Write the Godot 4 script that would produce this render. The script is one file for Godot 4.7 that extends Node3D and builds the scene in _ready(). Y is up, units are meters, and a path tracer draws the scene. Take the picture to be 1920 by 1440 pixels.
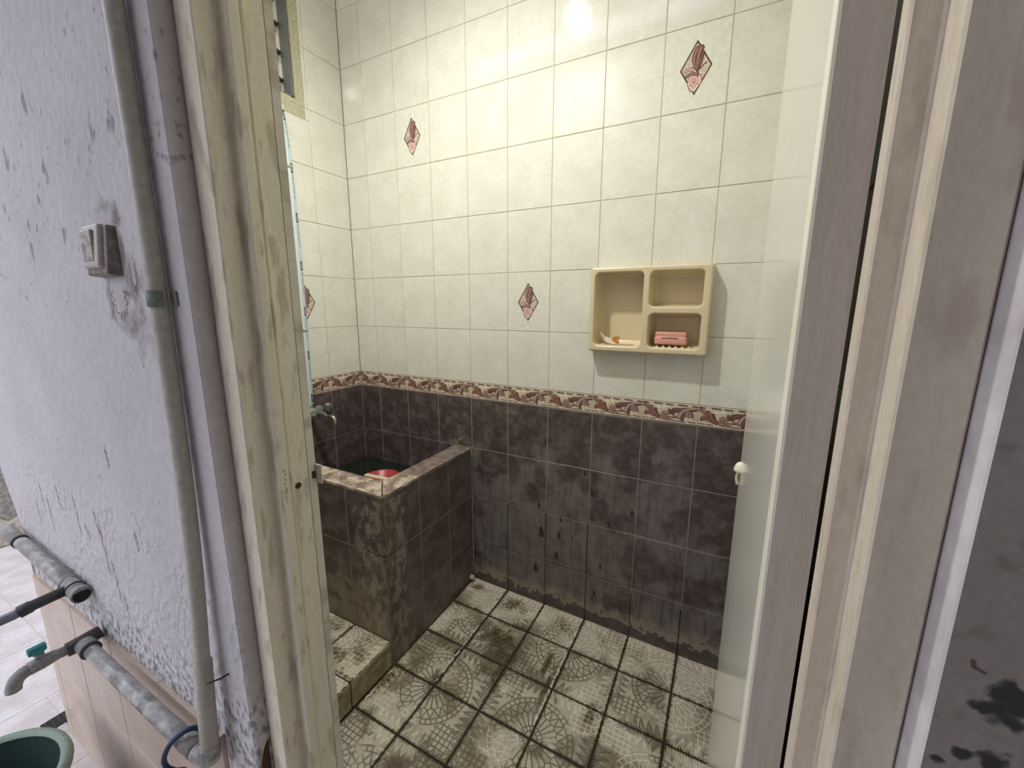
extends Node3D
# A tiled wash room seen through its open doorway from a roofed terrace. Metres, y up, floor at y = 0.
# The back wall of the wash room is the plane z = 0, its left wall x = XL.

const XL := -0.137        # left wall of the wash room
const XR := 1.805         # right wall
const YB := 1.0554        # top of the patterned border
const YD := 0.9767        # top of the dark tiles
const CEIL := 3.2
const ZI := 1.156         # inner face of the door wall
const ZO := 1.29          # outer face of the door wall
const XW := -0.257        # outer face of the left wall

var rng := RandomNumberGenerator.new()
var M := {}               # materials
var taken := {}
var tile_cache := {}

# ------------------------------------------------------------------ drawing on textures
class Canvas:
	var w: int
	var h: int
	var d: PackedByteArray
	func _init(W: int, H: int, c: Color):
		w = W; h = H
		var im := Image.create(W, H, false, Image.FORMAT_RGB8)
		im.fill(c)
		d = im.get_data()
	func mixpx(i: int, r: float, g: float, b: float, a: float) -> void:
		d[i] = int(d[i] + (r - d[i]) * a)
		d[i + 1] = int(d[i + 1] + (g - d[i + 1]) * a)
		d[i + 2] = int(d[i + 2] + (b - d[i + 2]) * a)
	func stroke(pts: Array, r0: float, r1: float, c: Color, alpha := 1.0) -> void:
		var n := pts.size() - 1
		var R := c.r * 255.0
		var G := c.g * 255.0
		var B := c.b * 255.0
		for s in n:
			var a: Vector2 = pts[s]
			var b: Vector2 = pts[s + 1]
			var ra := lerpf(r0, r1, float(s) / n)
			var rb := lerpf(r0, r1, float(s + 1) / n)
			var m := maxf(ra, rb) + 1.0
			var ab := b - a
			var l2 := maxf(ab.length_squared(), 1e-6)
			for y in range(maxi(0, int(minf(a.y, b.y) - m)), mini(h, int(maxf(a.y, b.y) + m) + 1)):
				for x in range(maxi(0, int(minf(a.x, b.x) - m)), mini(w, int(maxf(a.x, b.x) + m) + 1)):
					var p := Vector2(x, y)
					var t := clampf((p - a).dot(ab) / l2, 0.0, 1.0)
					var k := clampf(lerpf(ra, rb, t) - p.distance_to(a + ab * t) + 0.5, 0.0, 1.0) * alpha
					if k > 0.0:
						mixpx((y * w + x) * 3, R, G, B, k)
	func blob(cx: float, cy: float, rx: float, ry: float, c: Color, alpha: float, nz: PackedByteArray, rough := 0.8) -> void:
		# a stain with an outline broken up by noise
		var k := 1.0 + rough * 0.5
		for y in range(maxi(0, int(cy - ry * k)), mini(h, int(cy + ry * k) + 1)):
			for x in range(maxi(0, int(cx - rx * k)), mini(w, int(cx + rx * k) + 1)):
				var q := sqrt((x - cx) * (x - cx) / (rx * rx) + (y - cy) * (y - cy) / (ry * ry))
				var v := 1.0 - q + (nz[y * w + x] / 255.0 - 0.5) * rough
				var a := smoothstep(0.0, 0.35 + rough * 0.3, v) * alpha * (0.45 + 0.55 * nz[((y * 5) % h) * w + (x * 5) % w] / 128.0 if rough > 1.0 else 1.0)
				a = minf(a, 1.0)
				if a > 0.0:
					mixpx((y * w + x) * 3, c.r * 255.0, c.g * 255.0, c.b * 255.0, a)
	func tex() -> ImageTexture:
		return ImageTexture.create_from_image(Image.create_from_data(w, h, false, Image.FORMAT_RGB8, d))

func noise(w: int, h: int, freq: float, s: int, oct := 4, kind := FastNoiseLite.TYPE_SIMPLEX_SMOOTH, stretch := Vector2.ONE) -> PackedByteArray:
	var n := FastNoiseLite.new()
	n.seed = s
	n.frequency = freq
	n.noise_type = kind
	n.fractal_octaves = oct
	n.fractal_type = FastNoiseLite.FRACTAL_FBM
	var im: Image
	if stretch == Vector2.ONE:
		im = n.get_image(w, h)
	else:
		im = n.get_image(maxi(4, int(w / stretch.x)), maxi(4, int(h / stretch.y)))
		im.resize(w, h, Image.INTERPOLATE_CUBIC)
	im.convert(Image.FORMAT_L8)
	return im.get_data()

func grey_tex(d: PackedByteArray, w: int, h: int) -> ImageTexture:
	return ImageTexture.create_from_image(Image.create_from_data(w, h, false, Image.FORMAT_L8, d))

func rgb(r: int, g: int, b: int) -> Color:
	return Color8(r, g, b)

func mat(c: Color, rough := 0.6, metal := 0.0, tex: Texture2D = null) -> StandardMaterial3D:
	var m := StandardMaterial3D.new()
	m.albedo_color = c
	m.roughness = rough
	m.metallic = metal
	if tex:
		m.albedo_texture = tex
	return m

# ------------------------------------------------------------------ meshes
class MB:
	var st := SurfaceTool.new()
	var count := 0
	func _init(smooth := false):
		st.begin(Mesh.PRIMITIVE_TRIANGLES)
		st.set_smooth_group(0 if smooth else -1)
	func v(p: Vector3, uv: Vector2) -> void:
		st.set_uv(uv)
		st.add_vertex(p)
		count += 1
	func tri(a: Vector3, b: Vector3, c: Vector3, ua := Vector2.ZERO, ub := Vector2.ZERO, uc := Vector2.ZERO) -> void:   # counter-clockwise from outside
		v(a, ua); v(c, uc); v(b, ub)
	func quad(a: Vector3, b: Vector3, c: Vector3, d: Vector3, ua := Vector2.ZERO, ub := Vector2.ZERO, uc := Vector2.ZERO, ud := Vector2.ZERO) -> void:
		tri(a, b, c, ua, ub, uc)
		tri(a, c, d, ua, uc, ud)
	func box(a: Vector3, b: Vector3) -> void:
		var p := [Vector3(a.x, a.y, a.z), Vector3(b.x, a.y, a.z), Vector3(b.x, b.y, a.z), Vector3(a.x, b.y, a.z), Vector3(a.x, a.y, b.z), Vector3(b.x, a.y, b.z), Vector3(b.x, b.y, b.z), Vector3(a.x, b.y, b.z)]
		for f in [[4, 5, 6, 7], [1, 0, 3, 2], [5, 1, 2, 6], [0, 4, 7, 3], [7, 6, 2, 3], [0, 1, 5, 4]]:
			var q: Array = f
			var w: Array = []
			for i in q:
				var e: Vector3 = p[i]
				var n: Vector3 = (p[q[1]] - p[q[0]]).cross(p[q[3]] - p[q[0]]).abs()
				w.append(Vector2(e.x, -e.y) if n.z > maxf(n.x, n.y) else (Vector2(e.z, -e.y) if n.x > n.y else Vector2(e.x, e.z)))
			quad(p[q[0]], p[q[1]], p[q[2]], p[q[3]], w[0], w[1], w[2], w[3])
	# convex polygon pts (counter-clockwise seen along -n) made into a slab behind it with bevelled front edges; uv = ((p-o).ua, (p-o).va)
	func slab(pts: Array, n: Vector3, thick: float, bevel: float, o: Vector3, ua: Vector3, va: Vector3) -> void:
		var c := Vector3.ZERO
		for p in pts:
			c += p
		c /= pts.size()
		var top: Array = []
		var rim: Array = []
		var low: Array = []
		var k := pts.size()
		for i in k:
			var p: Vector3 = pts[i]
			var e0: Vector3 = (p - pts[(i + k - 1) % k]).normalized()
			var e1: Vector3 = (pts[(i + 1) % k] - p).normalized()
			var i0 := n.cross(e0)
			var i1 := n.cross(e1)
			var bis := (i0 + i1).normalized()
			top.append(p + bis * (bevel / maxf(bis.dot(i0), 0.3)))
			rim.append(p - n * bevel)
			low.append(p - n * thick)
		var f := func(p: Vector3) -> Vector2: return Vector2((p - o).dot(ua), (p - o).dot(va))
		for i in range(1, k - 1):
			tri(top[0], top[i], top[i + 1], f.call(top[0]), f.call(top[i]), f.call(top[i + 1]))
		for i in k:
			var j := (i + 1) % k
			quad(rim[i], rim[j], top[j], top[i], f.call(rim[i]), f.call(rim[j]), f.call(top[j]), f.call(top[i]))
			quad(low[i], low[j], rim[j], rim[i], f.call(rim[i]), f.call(rim[j]), f.call(rim[j]), f.call(rim[i]))
	func tube(pts: Array, rad: Array, seg := 14, caps := true) -> void:
		var n := pts.size()
		var rings: Array = []
		var t0: Vector3 = (pts[1] - pts[0]).normalized()
		var u: Vector3 = t0.cross(Vector3(0.31, 0.9, 0.17)).normalized()
		var along := 0.0
		var run: Array = []
		for i in n:
			var t: Vector3 = ((pts[mini(i + 1, n - 1)] - pts[maxi(i - 1, 0)]) as Vector3).normalized()
			u = (u - t * u.dot(t)).normalized()
			var w := t.cross(u)
			var r: float = rad[mini(i, rad.size() - 1)]
			var ring: Array = []
			for s in seg:
				var a := TAU * s / seg
				ring.append(pts[i] + (u * cos(a) + w * sin(a)) * r)
			rings.append(ring)
			if i > 0:
				along += (pts[i] - pts[i - 1]).length()
			run.append(along)
		for i in n - 1:
			for s in seg:
				var q := (s + 1) % seg
				quad(rings[i][s], rings[i][q], rings[i + 1][q], rings[i + 1][s], Vector2(float(s) / seg, run[i]), Vector2(float(s + 1) / seg, run[i]), Vector2(float(s + 1) / seg, run[i + 1]), Vector2(float(s) / seg, run[i + 1]))
		if caps:
			for s in seg:
				var q := (s + 1) % seg
				tri(pts[0], rings[0][q], rings[0][s])
				tri(pts[n - 1], rings[n - 1][s], rings[n - 1][q])
	func lathe(base: Vector3, axis: Vector3, prof: Array, seg := 24) -> void:   # prof: [radius, height] upwards along axis, outer surface
		var u := axis.cross(Vector3(0.83, 0.21, 0.51)).normalized()
		var w := axis.cross(u)
		for i in prof.size() - 1:
			for s in seg:
				var a := TAU * s / seg
				var b := TAU * (s + 1) / seg
				var da := u * cos(a) + w * sin(a)
				var db := u * cos(b) + w * sin(b)
				var r0: float = prof[i][0]
				var h0: float = prof[i][1]
				var r1: float = prof[i + 1][0]
				var h1: float = prof[i + 1][1]
				var p0 := base + axis * h0
				var p1 := base + axis * h1
				if r0 > 1e-6:
					tri(p0 + da * r0, p0 + db * r0, p1 + db * r1)
				if r1 > 1e-6:
					tri(p0 + da * r0, p1 + db * r1, p1 + da * r1)
	func rbox(c: Vector3, size: Vector3, r: float, basis := Basis.IDENTITY, seg := 5) -> void:   # box with rounded edges
		var hs := size * 0.5
		var inner := hs - Vector3.ONE * r
		for ax in 3:
			for sg in [-1.0, 1.0]:
				var n := Vector3.ZERO
				n[ax] = sg
				var u := Vector3.ZERO
				u[(ax + 1) % 3] = 1.0
				var w := n.cross(u)
				var g: Array = []
				var steps: Array = []
				for k in seg + 1:
					steps.append(-1.0 + 0.5 * k / seg)
				for k in seg + 1:
					steps.append(0.5 + 0.5 * k / seg)
				for i in steps.size():
					var row: Array = []
					for j in steps.size():
						var f := func(s: float, half: float) -> float:
							return signf(s) * (half - (1.0 - absf(s)) * 2.0 * r) if absf(s) >= 0.5 else s
						var q: Vector3 = n * hs[ax] + u * f.call(steps[i], hs[(ax + 1) % 3]) + w * f.call(steps[j], hs[(ax + 2) % 3])
						var core := q.clamp(-inner, inner)
						var dlt := q - core
						row.append(c + basis * (core + (dlt.normalized() * r if dlt.length() > 1e-7 else dlt)))
					g.append(row)
				for i in steps.size() - 1:
					for j in steps.size() - 1:
						quad(g[i][j], g[i + 1][j], g[i + 1][j + 1], g[i][j + 1])
	# closed outline (x, z), counter-clockwise seen from above, pulled up from y0 to y1
	func post(outline: Array, y0: float, y1: float, uvs := 1.0) -> void:
		var k := outline.size()
		var run := 0.0
		for i in k:
			var a: Vector2 = outline[i]
			var b: Vector2 = outline[(i + 1) % k]
			var l := a.distance_to(b)
			# seen from above (x right, z down) counter-clockwise means the outside lies to the right of a->b
			quad(Vector3(a.x, y0, a.y), Vector3(b.x, y0, b.y), Vector3(b.x, y1, b.y), Vector3(a.x, y1, a.y), Vector2(run, -y0) * uvs, Vector2(run + l, -y0) * uvs, Vector2(run + l, -y1) * uvs, Vector2(run, -y1) * uvs)
			run += l
		var pv := PackedVector2Array()
		for p in outline:
			pv.append(p)
		var ix := Geometry2D.triangulate_polygon(pv)
		for i in range(0, ix.size(), 3):
			var a: Vector2 = pv[ix[i]]
			var b: Vector2 = pv[ix[i + 1]]
			var c: Vector2 = pv[ix[i + 2]]
			if (b - a).cross(c - a) > 0.0:
				var t := b
				b = c
				c = t
			tri(Vector3(a.x, y1, a.y), Vector3(b.x, y1, b.y), Vector3(c.x, y1, c.y))
			tri(Vector3(a.x, y0, a.y), Vector3(c.x, y0, c.y), Vector3(b.x, y0, b.y))
	func mesh() -> ArrayMesh:
		st.index()
		st.generate_normals()
		return st.commit()

func chamfer(pts: Array, r: float) -> Array:
	var out: Array = []
	var k := pts.size()
	for i in k:
		var p: Vector2 = pts[i]
		var a: Vector2 = pts[(i + k - 1) % k]
		var b: Vector2 = pts[(i + 1) % k]
		var s := minf(r, minf(p.distance_to(a), p.distance_to(b)) * 0.4)
		out.append(p + (a - p).normalized() * s)
		out.append(p + (b - p).normalized() * s)
	return out

func smooth_path(p: Array, per := 6) -> Array:
	var out: Array = []
	for i in p.size() - 1:
		for k in per:
			out.append((p[i] as Vector3).cubic_interpolate(p[i + 1], p[maxi(i - 1, 0)], p[mini(i + 2, p.size() - 1)], float(k) / per))
	out.append(p[p.size() - 1])
	return out

# ------------------------------------------------------------------ nodes
func numbered(called: String) -> String:
	var n: int = taken.get(called, 0)
	taken[called] = n + 1
	return called if n == 0 else "%s_%03d" % [called, n]

func inst(called: String, mesh: Mesh, m: Material, parent: Node) -> MeshInstance3D:
	var o := MeshInstance3D.new()
	o.name = called
	o.mesh = mesh
	o.material_override = m
	o.cast_shadow = GeometryInstance3D.SHADOW_CASTING_SETTING_ON
	parent.add_child(o, true)
	return o

func part(called: String, mb: MB, m: Material, parent: Node) -> MeshInstance3D:
	return inst(called, mb.mesh(), m, parent)

func thing(called: String, label: String, category: String, at := Vector3.ZERO, group := "") -> Node3D:
	var o := Node3D.new()
	o.name = numbered(called)
	add_child(o)
	o.position = at
	o.set_meta("label", label)
	o.set_meta("category", category)
	if group:
		o.set_meta("group", group)
	return o

func setting(called: String, label: String, category: String) -> Node3D:
	var o := Node3D.new()
	o.name = called
	add_child(o)
	o.set_meta("kind", "structure")
	o.set_meta("label", label)
	o.set_meta("category", category)
	return o

# rectangle with corner a, sides u and v (u x v points out of the surface), cut by joints
func rect_tile(called: String, parent: Node, m: Material, a: Vector3, u: Vector3, v: Vector3, joint: float, uo: Vector3, ua: Vector3, va: Vector3, thick := 0.006, bevel := 0.0012) -> MeshInstance3D:
	var n := u.cross(v).normalized()
	var du := u.normalized() * joint * 0.5
	var dv := v.normalized() * joint * 0.5
	var lift := n * rng.randf_range(-0.0004, 0.0004)
	var mb := MB.new()
	mb.slab([a + du + dv + lift, a + u - du + dv + lift, a + u + v - du - dv + lift, a + v + du - dv + lift], n, thick, bevel, uo, ua, va)
	return part(called, mb, m, parent)

# tiles that all look alike share one mesh for each size; uv runs over the tile from 0 to 1
func like_tile(called: String, parent: Node, m: Material, a: Vector3, u: Vector3, v: Vector3, joint: float, uv_size: Vector2) -> MeshInstance3D:
	var w := u.length() - joint
	var h := v.length() - joint
	var key := "%.3f %.3f %.3f" % [w, h, uv_size.x]
	if not tile_cache.has(key):
		var mb := MB.new()
		mb.slab([Vector3(0, 0, 0), Vector3(w, 0, 0), Vector3(w, h, 0), Vector3(0, h, 0)], Vector3.BACK, 0.006, 0.0012, Vector3(0, uv_size.y, 0), Vector3(1.0 / uv_size.x, 0, 0), Vector3(0, -1.0 / uv_size.y, 0))
		tile_cache[key] = mb.mesh()
	var o := inst(called, tile_cache[key], m, parent)
	var b := Basis(u.normalized(), v.normalized(), u.cross(v).normalized())
	o.transform = Transform3D(b, a + (u.normalized() + v.normalized()) * joint * 0.5 + b.z * rng.randf_range(-0.0005, 0.0003))
	return o

# ------------------------------------------------------------------ what the surfaces are made of
func v2(l: Array, s: float, o := Vector2.ZERO) -> Array:
	var out: Array = []
	for p in l:
		out.append(Vector2(p[0], p[1]) * s + o)
	return out

func spiral(c: Vector2, r0: float, r1: float, a0: float, turns: float, n := 36) -> Array:
	var out: Array = []
	for i in n + 1:
		var t := float(i) / n
		out.append(c + Vector2.from_angle(a0 + turns * TAU * t) * lerpf(r0, r1, t))
	return out

func curve(l: Array, s: float, o := Vector2.ZERO, per := 6) -> Array:
	var out: Array = []
	for i in l.size() - 1:
		for k in per:
			var a := Vector2(l[maxi(i - 1, 0)][0], l[maxi(i - 1, 0)][1])
			var b := Vector2(l[i][0], l[i][1])
			var c := Vector2(l[i + 1][0], l[i + 1][1])
			var d := Vector2(l[mini(i + 2, l.size() - 1)][0], l[mini(i + 2, l.size() - 1)][1])
			out.append(b.cubic_interpolate(c, a, d, float(k) / per) * s + o)
	out.append(Vector2(l[l.size() - 1][0], l[l.size() - 1][1]) * s + o)
	return out

# a leaf or tendril of the printed ornament: dark outline, coloured body, pale vein
func frond(c: Canvas, pts: Array, r0: float, r1: float, body: Color, pale: Color) -> void:
	c.stroke(pts, r0 + 2.2, r1 + 1.8, rgb(64, 44, 42))
	c.stroke(pts, r0, r1, body)
	var sh: Array = []
	for p in pts:
		sh.append(p + Vector2(-r0 * 0.25, -r0 * 0.3))
	c.stroke(sh, r0 * 0.42, r1 * 0.3, pale)

func tex_white() -> ImageTexture:
	var n1 := noise(1024, 1024, 0.006, 11, 5)
	var n2 := noise(1024, 1024, 0.03, 12, 4)
	var n3 := noise(1024, 1024, 0.014, 13, 5)
	var c := Canvas.new(1024, 1024, rgb(0, 0, 0))
	for i in 1024 * 1024:
		var a := (n1[i] - 128) * 0.045 + (n2[i] - 128) * 0.03
		var vein := maxf(0.0, 1.0 - absf(n3[i] - 128.0) / 9.0) * 5.0
		c.d[i * 3] = int(225 + a - vein)
		c.d[i * 3 + 1] = int(225 + a - vein)
		c.d[i * 3 + 2] = int(212 + a * 1.3 - vein)
	var r := RandomNumberGenerator.new()
	r.seed = 5
	for k in 70:
		var p := Vector2(r.randf() * 1024, r.randf() * 1024)
		c.stroke([p, p + Vector2(r.randf_range(-1, 1), r.randf_range(1, 5))], r.randf_range(0.5, 1.1), 0.5, rgb(120, 115, 105), 0.75)
	return c.tex()

func tex_decor(flip: bool) -> ImageTexture:
	var W := 400
	var H := 500
	var n2 := noise(W, H, 0.02, 41, 4)
	var c := Canvas.new(W, H, rgb(0, 0, 0))
	for i in W * H:
		var a := (n2[i] - 128) * 0.06
		c.d[i * 3] = int(225 + a); c.d[i * 3 + 1] = int(225 + a); c.d[i * 3 + 2] = int(212 + a)
	var hw := 94.0
	var hh := 156.0
	var grain := noise(W, H, 0.12, 42, 3)
	for y in H:
		for x in W:
			var q := absf(x - 200.0) / hw + absf(y - 250.0) / hh
			if q < 1.0:
				var g := 1.0 if grain[y * W + x] > 150 else 0.0
				c.mixpx((y * W + x) * 3, 222 - g * 60, 205 - g * 60, 186 - g * 58, 1.0)
	var dia := [[200, 94], [294, 250], [200, 406], [106, 250], [200, 94]]
	c.stroke(v2(dia, 1.0), 4.5, 4.5, rgb(88, 74, 68))
	var pink := rgb(176, 138, 132)
	var brown := rgb(128, 92, 84)
	var pale := rgb(226, 200, 190)
	c.stroke(curve([[222, 340], [216, 290], [205, 240], [196, 190]], 1.0), 5.0, 4.0, rgb(70, 50, 46))
	frond(c, curve([[205, 262], [188, 220], [186, 180], [204, 138]], 1.0), 6.0, 15.0, brown, pink)
	frond(c, curve([[210, 262], [206, 215], [214, 170], [224, 138]], 1.0), 5.0, 17.0, brown, pink)
	frond(c, curve([[212, 268], [226, 230], [234, 196], [236, 168]], 1.0), 4.0, 10.0, rgb(112, 76, 66), brown)
	frond(c, curve([[214, 300], [190, 262], [158, 252], [124, 262]], 1.0), 6.0, 9.0, pink, pale)
	frond(c, curve([[216, 306], [192, 282], [168, 280], [144, 292]], 1.0), 6.0, 9.0, brown, pink)
	c.stroke(curve([[222, 262], [246, 240], [264, 232]], 1.0), 4.0, 3.0, rgb(84, 66, 60))
	frond(c, spiral(Vector2(193, 330), 40.0, 5.0, -0.6, 2.1), 11.0, 6.0, rgb(206, 160, 152), pale)
	frond(c, curve([[216, 356], [204, 374], [186, 378], [172, 360]], 1.0), 7.0, 9.0, pale, rgb(240, 224, 210))
	for k in [[226, 128], [238, 146], [166, 370], [176, 384]]:
		c.stroke(v2([[k[0], k[1]], [k[0] + 10, k[1] - 6]], 1.0), 5.0, 1.0, brown)
	return c.tex()

func tex_border() -> ImageTexture:
	var W := 600
	var H := 236
	var c := Canvas.new(W, H, rgb(220, 207, 184))
	var n := noise(W, H, 0.05, 51, 4)
	for i in W * H:
		if n[i] > 150:
			c.mixpx(i * 3, 190, 172, 146, 0.5)
	var dk := rgb(66, 48, 46)
	# broken bars along both edges
	c.stroke(v2([[0, 4], [600, 4]], 1.0), 4.0, 4.0, rgb(205, 188, 166))
	for b in [[10, 60, 16], [130, 215, 15], [260, 330, 18], [395, 480, 16], [540, 600, 18]]:
		c.stroke(v2([[b[0], b[2]], [b[1], b[2] + 4]], 1.0), 8.0, 7.0, rgb(88, 66, 62))
	for b in [[0, 70], [92, 150], [250, 470], [500, 580]]:
		c.stroke(v2([[b[0], 206], [b[1], 210]], 1.0), 5.0, 5.0, dk)
	for b in [[160, 232], [30, 80], [480, 500]]:
		c.stroke(v2([[b[0], 222], [b[1], 222]], 1.0), 7.0, 7.0, rgb(232, 224, 206))
	c.stroke(v2([[0, 231], [600, 231]], 1.0), 5.0, 5.0, rgb(150, 132, 118))
	for b in [[160, 60], [228, 52], [330, 62]]:
		c.stroke(v2([[b[0], b[1]], [b[0] + 34, b[1] - 4]], 1.0), 13.0, 10.0, rgb(236, 228, 210))
	# the running scroll
	var body := rgb(146, 106, 98)
	var red := rgb(124, 84, 76)
	var pale := rgb(206, 178, 166)
	for q in [[[0, 40], [90, 110], [190, 170], [300, 130], [420, 90], [600, 60]], [[30, 150], [110, 130], [200, 180], [330, 170], [430, 150], [540, 110]], [[300, 100], [380, 90], [470, 70], [590, 56]], [[330, 70], [400, 60]]]:
		c.stroke(curve(q, 1.0), 15.0, 13.0, rgb(132, 106, 96), 0.85)
	for q in [[[90, 60], [130, 150]], [[290, 84], [352, 150]], [[420, 80], [430, 190]], [[520, 60], [548, 150]]]:
		c.stroke(v2(q, 1.0), 16.0, 10.0, rgb(92, 68, 62), 0.8)
	frond(c, curve([[0, 30], [50, 44], [84, 80], [120, 120]], 1.0), 7.0, 10.0, rgb(110, 80, 74), pale)
	frond(c, curve([[180, 190], [120, 168], [70, 150], [28, 160]], 1.0), 8.0, 14.0, red, rgb(178, 130, 118))
	frond(c, curve([[180, 192], [112, 140], [60, 122], [36, 134]], 1.0), 8.0, 16.0, red, rgb(178, 130, 118))
	frond(c, curve([[186, 192], [140, 140], [120, 96], [104, 74]], 1.0), 10.0, 17.0, red, rgb(184, 138, 126))
	frond(c, curve([[196, 192], [166, 140], [150, 100], [146, 86]], 1.0), 10.0, 13.0, rgb(112, 74, 68), red)
	frond(c, curve([[350, 140], [320, 180], [262, 200], [196, 190]], 1.0), 9.0, 12.0, body, pale)
	frond(c, spiral(Vector2(250, 142), 48.0, 6.0, 1.4, 1.9), 9.0, 6.0, body, pale)
	frond(c, curve([[560, 44], [490, 54], [420, 66], [330, 96]], 1.0), 10.0, 20.0, rgb(104, 76, 70), body)
	frond(c, curve([[330, 96], [300, 88], [290, 96], [300, 118]], 1.0), 14.0, 8.0, rgb(104, 76, 70), body)
	frond(c, curve([[575, 44], [500, 58], [440, 90], [404, 158]], 1.0), 12.0, 26.0, rgb(152, 122, 112), pale)
	frond(c, curve([[560, 60], [500, 80], [452, 118], [440, 186]], 1.0), 9.0, 15.0, rgb(96, 68, 62), rgb(146, 112, 104))
	frond(c, spiral(Vector2(508, 118), 38.0, 6.0, -1.8, -1.8), 10.0, 7.0, rgb(120, 90, 84), pale)
	for k in [[30, 82], [52, 104], [22, 110], [566, 110], [574, 140], [556, 164], [580, 176]]:
		c.stroke(spiral(Vector2(k[0], k[1]), 13.0, 12.0, 0.0, 1.0, 14), 2.5, 2.5, rgb(168, 146, 112))
	return c.tex()

func floor_mask() -> PackedByteArray:      # raised lines of one floor tile, 300 px: a fan in one corner, lattice and leaves beyond
	var c := Canvas.new(300, 300, Color.BLACK)
	var W := Color.WHITE
	var S := 300.0
	var pol := func(a: float, r: float) -> Vector2: return Vector2.from_angle(a) * r * S
	for r in [0.11, 0.20, 0.62, 0.71]:
		c.stroke(spiral(Vector2.ZERO, r * S, r * S, 0.0, 0.25, 40), 3.4, 3.4, W)
	for k in 5:
		c.stroke([pol.call(PI / 8 * k, 0.11), pol.call(PI / 8 * k, 0.20)], 3.2, 3.2, W)
	for k in 7:
		var a0 := PI / 12 * k
		c.stroke([pol.call(a0, 0.20), pol.call(a0, 0.43)], 3.2, 3.2, W)
		if k < 6:
			var am := a0 + PI / 24
			var a1 := a0 + PI / 12
			c.stroke([pol.call(a0, 0.43), pol.call(am, 0.47), pol.call(a1, 0.43)], 3.0, 3.0, W)
			c.stroke([pol.call(a0, 0.62), pol.call(am, 0.47), pol.call(a1, 0.62)], 3.0, 3.0, W)
	for k in 12:
		c.stroke([pol.call(PI / 22 * k, 0.62), pol.call(PI / 22 * k, 0.71)], 3.0, 3.0, W)
	for k in 6:      # lattice
		var t := 0.50 + 0.09 * k
		var q := sqrt(maxf(0.0, 0.72 * 0.72 - t * t))
		c.stroke([Vector2(t, maxf(q, 0.46)) * S, Vector2(t, 0.90) * S], 3.0, 3.0, W)
		c.stroke([Vector2(maxf(q, 0.46), t) * S, Vector2(0.90, t) * S], 3.0, 3.0, W)
	for sw in 2:     # leaves along the two far edges
		for k in 8:
			var t := 0.05 + k * 0.13
			var f := func(u: float, v: float) -> Vector2: return (Vector2(u, v) if sw == 0 else Vector2(v, u)) * S
			if t < 0.48:
				c.stroke([f.call(0.99, t), f.call(0.90, t + 0.03), f.call(0.76, t + 0.10), f.call(0.86, t + 0.11), f.call(0.99, t + 0.10)], 3.6, 3.6, W)
				c.stroke([f.call(0.99, t + 0.05), f.call(0.82, t + 0.085)], 2.6, 2.6, W)
			else:
				c.stroke([f.call(0.90, t), f.call(0.99, t + 0.05), f.call(0.90, t + 0.11)], 3.4, 3.4, W)
	var out := PackedByteArray()
	out.resize(300 * 300)
	for i in 300 * 300:
		out[i] = c.d[i * 3]
	return out

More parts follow.
